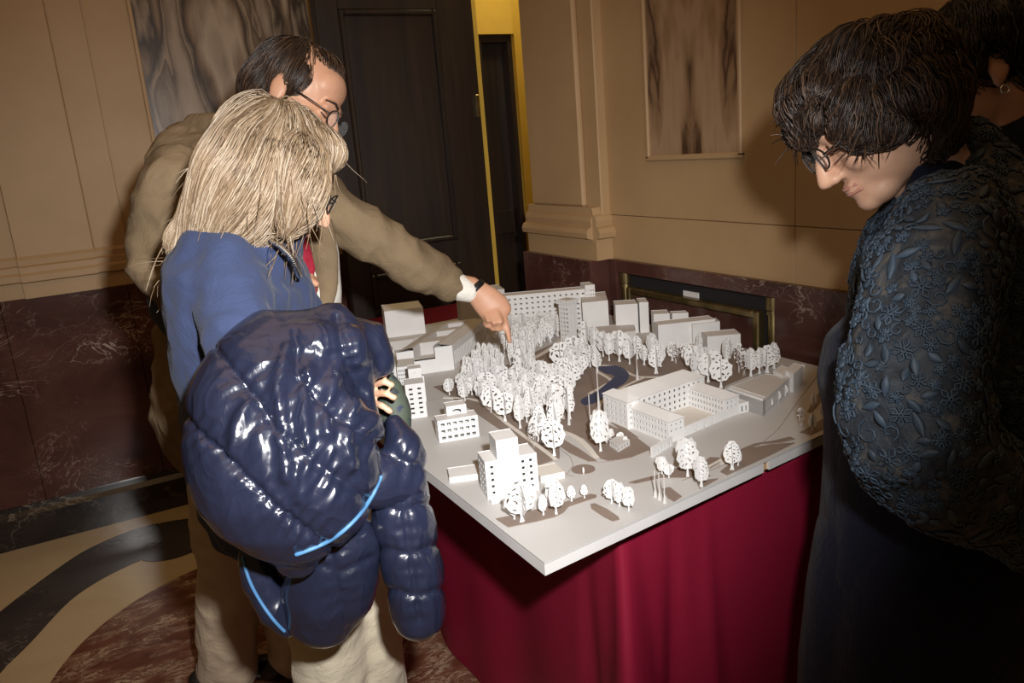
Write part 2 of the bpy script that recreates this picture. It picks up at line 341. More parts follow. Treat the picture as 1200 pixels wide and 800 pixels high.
# ------------------------------------------------------------------ table and cloth
cloth = NT('crimson_satin'); _c = cloth.ramp(cloth.noise(3, 4), [(0.3, (0.20, 0.007, 0.026)), (0.7, (0.25, 0.010, 0.034))])
cloth.bump(cloth.noise(260, 2), 0.06, 0.001); cloth = cloth.done(_c, 0.55, spec=0.2)
tw = plain('table_wood', (0.20, 0.13, 0.07), 0.5)
TX0, TX1, TY0, TY1 = 0.765, 1.585, 1.095, 3.16
tb = empty('trestle_table', (1.2, 2.1, 0), 'long table hidden under the crimson cloth, carrying the model', 'table')
box('table_top', TX0+0.006, TX1-0.006, TY0+0.006, TY1-0.006, 0.742, 0.770, tw, tb)
for x in (TX0+0.07, TX1-0.07):
    for y in (TY0+0.1, TY1-0.1): box('leg', x-0.02, x+0.02, y-0.02, y+0.02, 0, 0.742, tw, tb, 0.003)
def make_cloth():
    bm = bmesh.new(); rows = 26
    # perimeter: start at the wall corner of the front side, along the front to the near corner, along the left side
    per = []
    def seg(a, b, n): return [(a[0]+(b[0]-a[0])*i/n, a[1]+(b[1]-a[1])*i/n) for i in range(n)]
    A, B, Cc, D = (TX1, TY0), (TX0, TY0), (TX0, TY1), (TX1, TY1)
    per = seg(A, B, 70)+seg(B, Cc, 120)+seg(Cc, D, 50)+seg(D, A, 90)
    N = len(per); ctr = Vector(((TX0+TX1)/2, (TY0+TY1)/2, 0))
    L = 0.0; s = []
    for i in range(N):
        s.append(L); p, q = per[i], per[(i+1) % N]; L += math.hypot(q[0]-p[0], q[1]-p[1])
    sB = s[70]
    grid = []
    for k in range(rows+1):
        t = k/rows; z = 0.776-0.770*t; row = []
        for i in range(N):
            x, y = per[i]
            if i < 70: nx, ny = 0, -1
            elif i < 190: nx, ny = -1, 0
            elif i < 240: nx, ny = 0, 1
            else: nx, ny = 1, 0
            d = s[i]-sB
            # corner fold: a cone of cloth that flares towards the floor
            fold = 0.0
            for c0, wd, amp in ((-0.015, 0.085, 0.19), (-0.125, 0.06, -0.06), (-0.21, 0.06, 0.035), (0.11, 0.06, -0.04)):
                u = abs(d-c0)/(wd*(0.25+0.95*t)); fold += amp*(t**1.2)*(max(0.0, 1-u)**1.15)
            wav = (0.006 if d < 0 else 0.012)*t*(math.sin(d*9.5+0.6)+0.5*math.sin(d*21+1.1+t))*min(1, abs(d)/0.12)
            if i >= 240: wav = fold = 0
            vx, vy = nx, ny
            if abs(d) < 0.12: u = d/0.12; vx, vy = -(0.5+0.5*u), -(0.5-0.5*u)
            ln = math.hypot(vx, vy); vx /= ln; vy /= ln
            o = fold+wav+0.012*t
            row.append(bm.verts.new((x+vx*o, y+vy*o, z)))
        grid.append(row)
    for a, b in zip(grid, grid[1:]):
        for i in range(N): bm.faces.new((a[i], b[i], b[(i+1) % N], a[(i+1) % N]))
    bm.faces.new(grid[0][::-1])
    bmesh.ops.recalc_face_normals(bm, faces=bm.faces[:])
    return bm
tc = obj('tablecloth', make_cloth(), cloth); smooth(tc)
tag(tc, 'crimson satin cloth draped over the table to the floor', 'tablecloth')
# ------------------------------------------------------------------ architectural model
card = plain('white_card', (0.71, 0.70, 0.69), 0.62, var=0.03, scale=30)
card_g = plain('grey_card', (0.55, 0.53, 0.51), 0.65, var=0.03, scale=30)
sheet_m = plain('ground_card', (0.51, 0.50, 0.49), 0.55, var=0.03, scale=6)
lawn_m = plain('taupe_card', (0.225, 0.172, 0.142), 0.7, var=0.06, scale=30)
path_m = plain('cream_card', (0.66, 0.62, 0.565), 0.6, var=0.03)
water_m = plain('blue_film', (0.030, 0.042, 0.105), 0.6, var=0.05)
edge_m = plain('edge_shadow_gap', (0.05, 0.045, 0.04), 0.8)
edge_w = plain('painted_board', (0.66, 0.64, 0.63), 0.5, var=0.06, scale=9)
ply = plain('bare_plywood', (0.50, 0.30, 0.15), 0.7, var=0.2, scale=40)
model = empty('architectural_model', (1.1, 1.9, 0.7768), 'white card architectural city model with park, palace and paper trees', 'scale model')
FLc, FRc = Vector((0.547, 0.987)), Vector((1.302, 1.082)); fdir = (FRc-FLc).normalized(); fnr = Vector((fdir.y, -fdir.x))
FE = FLc+fdir*((1.660-FLc.x)/fdir.x)
BK = 2.76; SX = 1.09; SP = FLc+fdir*((SX-FLc.x)/fdir.x)
zb = 0.7768
slab('base_board', [FLc, SP, (SX, BK), (0.538, BK)], zb, 0.7955, edge_w, model)
slab('base_board', [SP+fdir*0.017, FE, (1.660, 2.36), (1.600, 2.38), (1.600, BK), (SX+0.017, BK)], zb, 0.7955, edge_w, model)
slab('joint_strip', [SP+Vector((0, .006)), SP+fdir*0.017+Vector((0, .006)), (SX+0.017, BK-.01), (SX, BK-.01)], zb, 0.79, ply, model)
slab('gap_layer', [FLc+Vector((.0015, .0015)), FE+Vector((-.001, .0015)), (1.659, 2.359), (1.599, 2.379), (1.599, BK-.002), (0.540, BK-.002)], 0.7955, 0.7966, edge_m, model)
slab('ground_sheet', [FLc, FE, (1.660, 2.36), (1.600, 2.38), (1.600, BK), (0.538, BK)], 0.7966, ZT, sheet_m, model)
fstep = 0.0
def flat(name, pts, z, mat, lab=None):
    global fstep; fstep += 0.00003
    o = slab(name, [G(*p).xy for p in pts], ZT-0.0002, ZT+z+fstep, mat, model)
    if lab: tag(o, lab)
    return o
def curve(pts, n=4, closed=True):
    q = [Vector((p[0], p[1], 0)) for p in pts]
    if closed: q = q+[q[0]]
    return [(p.x, p.y) for p in spline(q, n)][:-1 if closed else None]
park = [(508,453),(550,446),(600,425),(650,402),(690,392),(740,402),(800,405),(860,412),(905,420),(906,428),(880,440),(850,452),(845,470),(800,448),(760,458),(716,475),(710,496),(745,512),(764,526),(740,536),(725,539),(712,540),(703,537),(694,524),(684,514),(672,509),(655,503),(656,537),(632,545),(600,513),(550,479)]
flat('lawn', park, 0.0010, lawn_m, 'taupe park lawn')
for lab, p in (('front lawn strip', [(581,608),(610,602),(640,594),(664,588),(692,579),(699,580),(699,583),(666,594),(660,601),(650,606),(630,611),(596,618)]),
               ('rounded lawn patch', [(692,591),(697,590),(712,597),(725,606),(726,609),(718,611),(708,606),(693,596)]),
               ('thin curved lawn strip', [(736,566),(745,563),(770,557),(784,551),(800,547),(815,547),(828,553),(833,558),(815,560),(790,560),(775,560),(745,567)]),
               ('edge lawn patch', [(776,573),(785,571),(799,582),(790,588),(783,584)]), ('edge lawn patch', [(817,567),(822,563),(842,561),(828,569),(820,573)]),
               ('lawn patch', [(826,541),(832,536),(848,537),(842,543),(832,549)]), ('corner lawn', [(844,553),(852,557),(876,546),(900,535),(932,519),(902,521),(877,526),(865,534),(856,543)]),
               ('thin lawn strip', [(865,528),(884,520),(905,517),(926,512),(932,515),(915,519),(890,521),(867,531)]), ('corner lawn', [(937,507),(950,510),(969,501),(970,487),(955,497)]),
               ('lawn strip', [(946,483),(951,484),(969,462),(967,450),(955,466)]), ('plaza lawn wedge', [(655,512),(680,527),(700,541),(690,541),(668,531),(655,522)]), ('palace side lawn', [(716,495),(722,494),(748,513),(740,514)])):
    flat('lawn', p, 0.0012, lawn_m, lab)
c0 = G(683.5, 550); slab('lawn', [(c0.x+0.0235*math.cos(a*math.pi/20), c0.y+0.0235*math.sin(a*math.pi/20)) for a in range(40)], ZT, ZT+0.0012, lawn_m, model)
flat('pond', curve([(700,431),(722,429),(736,437),(734,447),(718,458),(702,470),(686,475),(681,469),(698,460),(712,449),(720,441),(708,437)]), 0.0016, water_m, 'dark blue pond')
flat('pond', curve([(633,436),(642,436),(644,445),(636,446)]), 0.0016, water_m, 'small dark pond')
zstep = 0.0
def path(pts, wpx, lab='cream footpath'):
    c = [G(*p).xy for p in pts]; c = [Vector((q.x, q.y, 0)) for q in c]; c = spline(c, 4); L = []; R = []
    for i, p in enumerate(c):
        t = (c[min(i+1, len(c)-1)]-c[max(i-1, 0)]).normalized(); n = Vector((-t.y, t.x, 0)); L.append(p+n*wpx/2); R.append(p-n*wpx/2)
    global zstep; zstep += 0.00006; bm = bmesh.new(); z1 = ZT+0.0016+zstep; q4 = []
    for l, r_ in zip(L, R): q4.append([bm.verts.new((q.x, q.y, z)) for q, z in ((l, ZT+.0002), (l, z1), (r_, z1), (r_, ZT+.0002))])
    for a, b in zip(q4, q4[1:]):
        for k in range(3): bm.faces.new((a[k], a[k+1], b[k+1], b[k]))
    tag(obj('footpath', bm, path_m, model), lab)
path([(700,428),(722,430),(742,440),(756,442),(782,442)], 0.010); path([(754,443),(738,450),(720,460),(706,470),(700,484),(704,500)], 0.009); path([(700,436),(716,446),(708,452),(690,462)], 0.010)
path([(655,505),(672,511),(686,522),(700,538)], 0.012); path([(520,466),(560,470),(592,495),(640,530),(652,540)], 0.010); path([(560,462),(600,470),(640,492),(668,512)], 0.009)
path([(560,446),(600,432),(640,412),(660,396)], 0.016); path([(604,445),(610,470),(620,488)], 0.010); path([(626,432),(650,460),(660,492)], 0.009)
path([(843,545),(858,538),(866,530)], 0.006); path([(829,548),(842,541),(850,535)], 0.006)
def lines(pts):
    c = [Vector((*G(*p).xy, ZT+0.0003)) for p in pts]; bm = bmesh.new(); tube(bm, c, 0.0006, 5); obj('engraved_line', bm, lawn_m, model)
lines([(480,475),(510,468),(560,458)]); lines([(800,563),(838,549),(880,530),(912,503),(935,470),(958,440)]); lines([(640,512),(668,535),(672,545),(664,556),(672,558)]); lines([(700,542),(720,540)])
# --- buildings
def facade(bm, A, B, z0, h, cols=0, rows=0, fw=0.5, fh=0.5, mx=0.05, mb=0.08, mt=0.08, arch=False, t=0.0022):
    A = Vector((A[0], A[1])); B = Vector((B[0], B[1])); d = B-A; nrm = Vector((d.y, -d.x)).normalized()
    xs = [(0, 0)]; ys = [(0, 0)]; X = [0.0]; Yy = [0.0]; xw = set(); yw = set()
    if cols and rows:
        cw = (1-2*mx)/cols
        for c in range(cols):
            m = mx+cw*(c+0.5); X += [m-cw*fw/2, m+cw*fw/2]; xw.add(len(X)-2)
        rh = (1-mb-mt)/rows
        for r in range(rows):
            m = mb+rh*(r+0.5); Yy += [m-rh*fh/2, m+rh*fh/2]; yw.add(len(Yy)-2)
    X.append(1.0); Yy.append(1.0)
    def P(u, v, dep=0.0): q = A+d*u-nrm*dep; return (q.x, q.y, z0+h*v)
    V = [[bm.verts.new(P(u, v)) for u in X] for v in Yy]
    for j in range(len(Yy)-1):
        for i in range(len(X)-1):
            if i in xw and j in yw:
                q = [bm.verts.new(P(X[a], Yy[b], t)) for a, b in ((i, j), (i+1, j), (i+1, j+1), (i, j+1))]; o = [V[j][i], V[j][i+1], V[j+1][i+1], V[j+1][i]]
                for k in range(4): bm.faces.new((o[k], o[(k+1) % 4], q[(k+1) % 4], q[k]))
                if arch:   # rounded head: fill the two upper corners
                    u0, u1, v0, v1 = X[i], X[i+1], Yy[j], Yy[j+1]; um = (u0+u1)/2; hv = (u1-u0)/2*d.length/h
                    hv = min(hv, (v1-v0)*0.5)
                    for sg in (-1, 1):
                        pts = [P(um+sg*(u1-u0)/2, v1, 0.0002)]
                        for k in range(5):
                            a = math.pi/2*k/4; pts.append(P(um+sg*(u1-u0)/2*math.sin(a), v1-hv+hv*math.cos(a), 0.0002))
                        bm.faces.new([bm.verts.new(p) for p in pts])
            else: bm.faces.new((V[j][i], V[j][i+1], V[j+1][i+1], V[j+1][i]))
def ccw(pts):
    a = sum(pts[i][0]*pts[(i+1) % len(pts)][1]-pts[(i+1) % len(pts)][0]*pts[i][1] for i in range(len(pts)))
    return pts if a > 0 else pts[::-1]
def building(pts, h, wins=None, roof='flat', lab=None, z0=ZT, mat=None, rh=0.012, name='model_building', over=0.0015, parent=None):
    pts = [Vector((p[0], p[1])) for p in pts]; wins = wins or {}; mat = mat or card
    bm = bmesh.new()
    for i in range(len(pts)): facade(bm, pts[i], pts[(i+1) % len(pts)], z0, h, **wins.get(i, {}))
    o = obj(name, bm, mat, parent or model)
    if lab: tag(o, lab)
    c = sum(pts, Vector((0, 0)))/len(pts)
    if roof == 'flat':
        slab('roof', [(c+(p-c)*0.985) for p in pts], z0+h-0.003, z0+h-0.001, mat, o)
    elif roof == 'hip':
        e = [p+(p-c).normalized()*over*2 for p in pts]; bm = bmesh.new(); lo = [bm.verts.new((p.x, p.y, z0+h)) for p in e]
        L = [(e[1]-e[0]).length, (e[2]-e[1]).length]
        a, b = (0, 1) if L[0] >= L[1] else (1, 2)      # long side index
        m1 = (e[(a+3) % 4]+e[a])/2; m2 = (e[a+1]+e[(a+2) % 4])/2; ax = (m2-m1); half = min(L)/2; k = min(0.45, half/ax.length)
        r1 = bm.verts.new((*(m1+ax*k), z0+h+rh)); r2 = bm.verts.new((*(m2-ax*k), z0+h+rh))
        bm.faces.new((lo[a], lo[(a+1) % 4], r2, r1)); bm.faces.new((lo[(a+1) % 4], lo[(a+2) % 4], r2)); bm.faces.new((lo[(a+2) % 4], lo[(a+3) % 4], r1, r2)); bm.faces.new((lo[(a+3) % 4], lo[a], r1)); bm.faces.new(lo[::-1])
        obj('roof', bm, mat, o)
        bm = bmesh.new(); prism(bm, [(p.x, p.y) for p in e], z0+h-0.0012, z0+h-0.0001); obj('eave', bm, card_g, o)
    return o
def quad(A, B, dep):
    """front base corners in the image (left, right) and depth in metres -> CCW footprint"""
    a, b = G(*A).xy, G(*B).xy; d = (b-a).normalized(); n = Vector((-d.y, d.x))
    return [a, b, b+n*dep, a+n*dep]
W = lambda c, r, fw=0.5, fh=0.5, **k: dict(cols=c, rows=r, fw=fw, fh=fh, **k)
# office block with tower, front left
q = quad((572,586), (632,574), 0.055); b1 = building(q, 0.076, {0: W(6,5,0.36,0.42), 1: W(3,5,0.4,0.42), 3: W(3,5,0.4,0.42)}, lab='office block with stepped tower and square windows')
a, b, c, d = q; f = lambda s, t: a+(b-a)*s+(d-a)*t
building([f(.24,-.02), f(.66,-.02), f(.66,.9), f(.24,.9)], 0.114, {0: dict(cols=2, rows=2, fw=.12, fh=.12, mb=.72), 1: W(4,2,.5,.3,mb=.70)}, lab='tower of the office block')
building([f(.02,-.34), f(.75,-.34), f(.75,-.03), f(.02,-.03)], 0.004, lab='low plinth')
building(quad((527,566), (571,560), 0.05), 0.012, lab='low flat annex')
building(quad((634,566), (662,560), 0.05), 0.014, mat=path_m, lab='low cream annex')
# school-like block with arched pavilion
q = quad((515,519), (562,511), 0.04); building(q, 0.052, {0: W(6,3,0.62,0.42,mb=.04,mt=.06), 1: W(3,3,.5,.4), 3: W(3,3,.5,.4)}, lab='three-storey block with rows of wide windows')
a, b, c, d = q; f = lambda s, t: a+(b-a)*s+(d-a)*t
building([f(.3,.75), f(.8,.75), f(.8,1.6), f(.3,1.6)], 0.072, {0: dict(cols=1, rows=1, fw=.5, fh=.62, mb=.70, arch=True)}, lab='rear pavilion with one arched window')
# apartment towers at the left edge
q = quad((479,491), (501,488), 0.055); building(q, 0.088, {0: W(2,6,0.42,0.40), 1: W(2,6,.3,.4), 3: W(3,6,.4,.4)}, lab='apartment tower with two columns of windows')
building(quad((483,476), (498,474), 0.04), 0.100, {0: dict(cols=1, rows=1, fw=.3, fh=.1, mb=.85)}, lab='stair head behind the apartment tower')
building(quad((471,496), (479,495), 0.06), 0.055, lab='low wing')
q = quad((458,523), (479,519), 0.05); building(q, 0.055, {0: W(3,4,.4,.4), 1: W(4,4,.4,.4)}, lab='edge slab with window rows')
building(quad((440,462), (467,458), 0.06), 0.118, {0: W(6,8,0.34,0.40), 1: W(3,8,.4,.4)}, lab='tall slab with many small windows')
building(quad((468,458), (487,456), 0.09), 0.068, {0: W(7,5,0.4,0.4), 1: W(7,5,.4,.4)}, lab='lower slab with many small windows')
building(quad((489,472), (500,470), 0.05), 0.07, {0: W(2,5,.4,.4), 1: W(3,5,.4,.4)}, lab='narrow block')
# museum with three courts
A, B, Cc = Vector((0.755,2.150)), Vector((0.915,2.108)), Vector((1.150,2.345)); D = A+(Cc-B); h7 = 0.075
bm = bmesh.new(); facade(bm, A, B, ZT, h7*0.55); facade(bm, B, Cc, ZT, h7, cols=30, rows=1, fw=.42, fh=.8, mx=.02, mb=.1, mt=.22); facade(bm, Cc, D, ZT, h7); facade(bm, D, A, ZT, h7)
P7 = lambda s, t: A+(B-A)*s+(D-A)*t
for s0, s1 in ((0, .30), (.68, 1)): facade(bm, P7(s0, 0), P7(s1, 0), ZT+h7*0.55, h7*0.45)
mus = tag(obj('model_building', bm, card, model), 'long museum with three open courts and colonnade')
bm = bmesh.new(); S_ = [0, .24, .30, .68, .76, 1]; T_ = [0, .16, .34, .58, .70, .90, 1]
zt_ = ZT+h7; zz = lambda s: zt_ + (0.008 if 0.2 < s < 0.8 else 0)
holes = {(2, 0), (2, 2), (2, 4)}
vv = [[bm.verts.new((*P7(s, t), zz(s))) for s in S_] for t in T_]
for j in range(len(T_)-1):
    for i in range(len(S_)-1):
        if (i, j) in holes:
            lo = [bm.verts.new((*P7(S_[x], T_[y]), zt_-0.03)) for x, y in ((i, j), (i+1, j), (i+1, j+1), (i, j+1))]; o4 = [vv[j][i], vv[j][i+1], vv[j+1][i+1], vv[j+1][i]]
            bm.faces.new(lo)
            for k in range(4):
                if j == 0 and k == 0: continue
                bm.faces.new((o4[k], lo[k], lo[(k+1) % 4], o4[(k+1) % 4]))
        else: bm.faces.new((vv[j][i], vv[j][i+1], vv[j+1][i+1], vv[j+1][i]))
obj('roof', bm, card_g, mus)
# theatre block behind the museum and its low apron
q = quad((455,406), (500,400), 0.13); building(q, 0.122, lab='tall windowless theatre box')
building([q[0]+Vector((-0.06, -0.05)), q[0]+Vector((0.06, -0.08)), q[1]+Vector((0.02, -0.03)), q[2]+Vector((0.01, 0)), q[2], q[1], q[0]], 0.03, lab='low apron of the theatre box', mat=card_g)
building([(1.16,2.56),(1.31,2.50),(1.34,2.60),(1.19,2.66)], 0.135, lab='large plain block behind the museum', mat=card_g)
# long office range at the back, with tower
q = [(1.245,2.40),(1.520,2.265),(1.545,2.315),(1.27,2.45)]; building(q, 0.131, {0: W(14,7,0.38,0.36,mb=.02,mt=.05)}, lab='long rear office range with window grid')
building([(1.195,2.43),(1.25,2.40),(1.27,2.45),(1.215,2.48)], 0.120, {0: W(3,6,.6,.3)}, lab='end bay of the office range')
building([(1.500,2.265),(1.53,2.25),(1.55,2.31),(1.52,2.325)], 0.145, {0: W(4,4,.4,.3,mb=.5)}, lab='upper corner of the office range')
tw_ = [(1.318,2.150),(1.330,2.112),(1.366,2.118),(1.354,2.156)]
building(tw_, 0.130, {0: W(3,8,.5,.45,mb=.02,mt=.10), 1: dict(cols=2, rows=1, fw=.12, fh=.9)}, lab='slim tower with flared head')
tc_ = sum((Vector(p) for p in tw_), Vector((0, 0)))/4; building([tc_+(Vector(p)-tc_)*1.25 for p in tw_], 0.014, {1: W(4,2,.5,.3), 0: W(4,2,.5,.3)}, z0=ZT+0.127, lab='flared head of the slim tower')
building([(1.435,2.19),(1.515,2.155),(1.60,2.29),(1.52,2.33)], 0.105, lab='plain white box')
building([(1.505,2.10),(1.565,2.06),(1.60,2.12),(1.54,2.16)], 0.098, lab='plain white box'); building([(1.568,2.055),(1.592,2.038),(1.628,2.10),(1.604,2.117)], 0.102, lab='narrow white box')
building([(1.36,2.06),(1.50,1.99),(1.56,2.08),(1.42,2.15)], 0.030, mat=card_g, lab='low grey block')
building([(1.55,1.96),(1.59,1.93),(1.62,1.98),(1.58,2.01)], 0.080, lab='small box'); building([(1.60,1.93),(1.64,1.90),(1.655,1.93),(1.615,1.96)], 0.078, lab='small box')
q = [(1.470,1.84),(1.635,1.775),(1.655,1.825),(1.49,1.89)]; building(q, 0.078, lab='long plain slab near the wall'); building([(1.56,1.79),(1.64,1.76),(1.662,1.80),(1.58,1.83)], 0.072, lab='plain slab')
building([(1.49,1.74),(1.535,1.72),(1.545,1.745),(1.50,1.765)], 0.028, lab='small white house'); building([(1.535,1.70),(1.62,1.655),(1.65,1.71),(1.565,1.755)], 0.055, lab='sloping white block')
# palace
O = Vector((1.012, 1.245)); pu = Vector((0.9945, 0.105)); pv = Vector((-0.02, 1.0))
PP = lambda a, b: O+pu*a+pv*b
def pal(a0, a1, b0, b1, h, wins, lab, rh=0.012, **k): return building([PP(a0, b0), PP(a1, b0), PP(a1, b1), PP(a0, b1)], h, wins, 'hip', lab, rh=rh, **k)
w3 = lambda c: W(c, 3, .42, .5, mb=.04, mt=.04)
pal(0, .047, 0, .138, .048, {0: W(3,2,.3,.34,mb=.4), 3: w3(12), 1: w3(12)}, 'left palace wing')
pal(.190, .237, .012, .138, .046, {0: W(3,2,.3,.34,mb=.4), 3: w3(12), 1: w3(10)}, 'right palace wing')
pal(-.006, .245, .130, .205, .062, {0: W(14,4,.35,.45,mb=.03,mt=.05), 3: W(5,4,.32,.42), 2: W(14,4,.35,.45)}, 'main palace range', rh=0.018)
pal(-.012, .026, .124, .212, .064, {0: W(2,4,.32,.42), 3: W(5,4,.36,.42), 1: W(4,4,.3,.4)}, 'palace end pavilion', rh=0.012)
building([PP(.047,.004), PP(.19,.012), PP(.19,.016), PP(.047,.008)], .020, {0: dict(cols=3, rows=1, fw=.34, fh=.7, mx=.22, mb=.02, mt=.2, arch=True)}, lab='palace screen wall with three arches')
building([PP(.237,.012), PP(.300,.0), PP(.305,.05), PP(.240,.06)], .024, {0: dict(cols=5, rows=1, fw=.35, fh=.7, mb=.03, mt=.18, arch=True)}, lab='low palace annex')
building([PP(-.075,-.03), PP(.0,-.012), PP(.0,-.006), PP(-.075,-.024)], .020, {0: dict(cols=5, rows=1, fw=.35, fh=.7, mb=.03, mt=.18, arch=True)}, lab='left palace garden wall')
slab('palace_court', [PP(.047,.008), PP(.19,.016), PP(.19,.130), PP(.047,.130)], ZT, ZT+.002, path_m, model)
gz = ZT+0.036; gp = [G(894,470,gz), G(928,440,gz), G(897,438,gz), G(849,455,gz)]; gp = ccw([p.xy for p in gp])
g_ = building(gp, 0.036, {0: dict(cols=16, rows=1, fw=.1, fh=.6)}, lab='flat-roofed gallery beside the palace', mat=card_g)
gm = [p for p in gp]; building([gp[3]+(gp[0]-gp[3])*0.1, gp[0], gp[0]+(gp[1]-gp[0])*.08, gp[3]+(gp[0]-gp[3])*.1+(gp[1]-gp[0])*.08], 0.041, lab='parapet of the gallery')
def pxquad(p, h): z = ZT+h; return ccw([G(*q, z).xy for q in p])
building(pxquad([(906,436),(918,441),(927,434),(916,429)], .04), .044, lab='small white box at the gallery end'); building(pxquad([(920,432),(930,437),(941,427),(930,424)], .05), .048, lab='white box at the gallery end')
building(pxquad([(714,517),(724,524),(738,516),(727,510)], .012), .014, {0: W(4,1,.5,.5), 1: W(4,1,.5,.5)}, lab='low garden kiosk', mat=card_g)
# --- paper trees
def cutout(polys, t=0.012):
    cu = bpy.data.curves.new('c', 'CURVE'); cu.dimensions = '2D'; cu.fill_mode = 'BOTH'; cu.extrude = t/2
    for p in polys:
        s = cu.splines.new('POLY'); s.points.add(len(p)-1); s.use_cyclic_u = True
        for q, (x, y) in zip(s.points, p): q.co = (x, y, 0, 1)
    o = bpy.data.objects.new('c', cu); C.objects.link(o); dg = bpy.context.evaluated_depsgraph_get(); dg.update()
    me = bpy.data.meshes.new_from_object(o.evaluated_get(dg)); bpy.data.objects.remove(o); bpy.data.curves.remove(cu); return me
def tree_mesh(kind, seed):
    rnd = random.Random(seed); bm = bmesh.new()
    for ang in (0, 90):
        hw, z0, n = {'round': (0.42, 0.22, 30), 'oval': (0.24, 0.22, 28), 'poplar': (0.12, 0.10, 22), 'bush': (0.40, 0.2, 20)}[kind]
        tr = 0.035 if kind != 'poplar' else 0.03; cz = (1+z0)/2; rz = (1-z0)/2; ph = rnd.uniform(0, 6)
        a0 = math.asin(min(0.9, tr/hw)); out = [(-tr*1.9, 0), (tr*1.9, 0), (tr, 0.12)]
        for i in range(n+1):
            a = -math.pi/2+a0+(2*math.pi-2*a0)*i/n
            k = 1+0.055*math.sin(a*9+ph)+rnd.uniform(-0.045, 0.045); 
            if i in (0, n): k = 1
            sh = 1.0 if kind != 'oval' else (1.0-0.22*math.sin(a))
            out.append((hw*k*sh*math.cos(a), min(1.02, cz+rz*k*math.sin(a))))
        out.append((-tr, 0.12)); polys = [out]; cent = []
        nh = {'round': 26, 'oval': 18, 'poplar': 7, 'bush': 6}[kind]; tries = 0
        while len(cent) < nh and tries < 600:
            tries += 1; a = rnd.uniform(0, 6.28); rr = math.sqrt(rnd.random())*0.82
            x, y = hw*rr*math.cos(a), cz+rz*rr*math.sin(a)
            if abs(x) < 0.045 and y < cz: continue
            L = rnd.uniform(0.05, 0.10) if kind in ('round', 'bush') else rnd.uniform(0.035, 0.07)
            if any((x-p)**2+(y-q)**2 < (L+l)**2*1.05 for p, q, l in cent): continue
            if (x/hw)**2+((y-cz)/rz)**2 > (1-L/hw*0.9)**2: continue
            cent.append((x, y, L)); th = rnd.uniform(-0.9, 0.9) if rnd.random() < .6 else rnd.uniform(0, 3.1); wd = L*rnd.uniform(0.34, 0.5)
            ca, sa = math.cos(th), math.sin(th)
            polys.append([(x+ca*u-sa*v, y+sa*u+ca*v) for u, v in ((-L, 0), (-L*.35, -wd), (L*.4, -wd*.8), (L, wd*.3), (L*.3, wd), (-L*.4, wd*.7))])
        me = cutout(polys, 0.014); m = Matrix.Rotation(math.radians(ang), 4, 'Z') @ Matrix.Rotation(math.pi/2, 4, 'X'); me.transform(m); bm.from_mesh(me); bpy.data.meshes.remove(me)
    r = bpy.data.meshes.new('paper_tree_'+kind); bm.to_mesh(r); bm.free(); r.materials.append(card); return r
TM = {k: [tree_mesh(k, 11*i+len(k)) for i in range(4)] for k in ('round', 'oval', 'poplar', 'bush')}
mloc = Matrix.Translation(model.location).inverted()
ntree = 0; TP = []
def tree_at(p, h, kind, w=1.0, name='paper_tree'):
    global ntree
    me = random.choice(TM[kind]); o = bpy.data.objects.new(name, me); C.objects.link(o); o.parent = model; o.matrix_parent_inverse = mloc
    o.location = (p[0], p[1], ZT+0.0008); o.rotation_euler = (0, 0, random.uniform(0, math.pi)); o.scale = (h*w, h*w, h); ntree += 1; TP.append(Vector(p[:2]))
def tree(px, py, hp, kind='round', w=1.0):
    p = G(px, py); dep = (p-EYE).dot(FW); tree_at((p.x, p.y), hp*dep/F*1.02, kind, w)
for a in [(612,612,49,'round',.95),(652,603,44,'round',.72),(670,588,20,'oval'),(685,584,17,'oval'),(603,609,22,'oval'),(637,604,26,'oval'),
          (717,590,30,'bush',.8),(726,594,30,'bush',.8),(737,599,30,'bush',.8),(784,560,17,'bush'),(776,556,22,'bush'),
          (806,559,47,'round',.85),(822,571,38,'oval',1.2),(858,551,36,'oval',1.1),(865,546,22,'oval'),(704,529,50,'round',.7),(716,514,12,'bush'),(727,517,11,'bush'),(733,521,10,'bush'),(711,519,14,'bush'),
          (684,556,9,'poplar'),(903,478,13,'oval'),(912,471,13,'oval'),(920,464,13,'oval'),(927,457,13,'oval'),(934,449,13,'oval'),(941,440,13,'oval'),
          (939,500,23,'oval',1.1),(952,505,21,'oval'),(953,478,18,'oval',.9),(960,462,15,'oval'),(965,492,20,'oval'),(968,470,14,'oval'),
          (866,437,36,'oval',.8),(872,441,30,'oval'),(880,441,34,'oval'),(890,438,31,'oval'),(899,437,33,'oval',1.1),(907,432,31,'oval',1.1),(893,433,24,'oval'),
          (845,455,36,'round',.85),(830,448,36,'round',.8),(818,446,34,'round',.8),(812,438,34,'round',.7),(824,438,32,'round',.8),(836,440,30,'round',.8),(806,430,28,'oval'),
          (769,438,34,'oval',1.1),(765,424,34,'round',.6),(774,430,28,'oval'),(792,426,26,'oval',1.2),(788,423,24,'oval'),(802,426,24,'oval'),(726,424,37,'round',.75),(738,427,30,'round',.7),(714,423,33,'round',.6),(733,420,30,'round',.6),(707,418,30,'round',.7),(747,421,28,'oval'),(755,428,24,'oval'),(697,413,30,'round',.7),(687,409,34,'round',.6),(700,436,26,'oval'),(855,420,26,'poplar',1.4),(820,414,24,'poplar',1.4),(851,425,28,'poplar',1.6)]: tree(*a)
def inside(p, poly):
    c = False; j = len(poly)-1
    for i in range(len(poly)):
        a, b = poly[i], poly[j]
        if (a[1] > p[1]) != (b[1] > p[1]) and p[0] < (b[0]-a[0])*(p[1]-a[1])/(b[1]-a[1])+a[0]: c = not c
        j = i
    return c
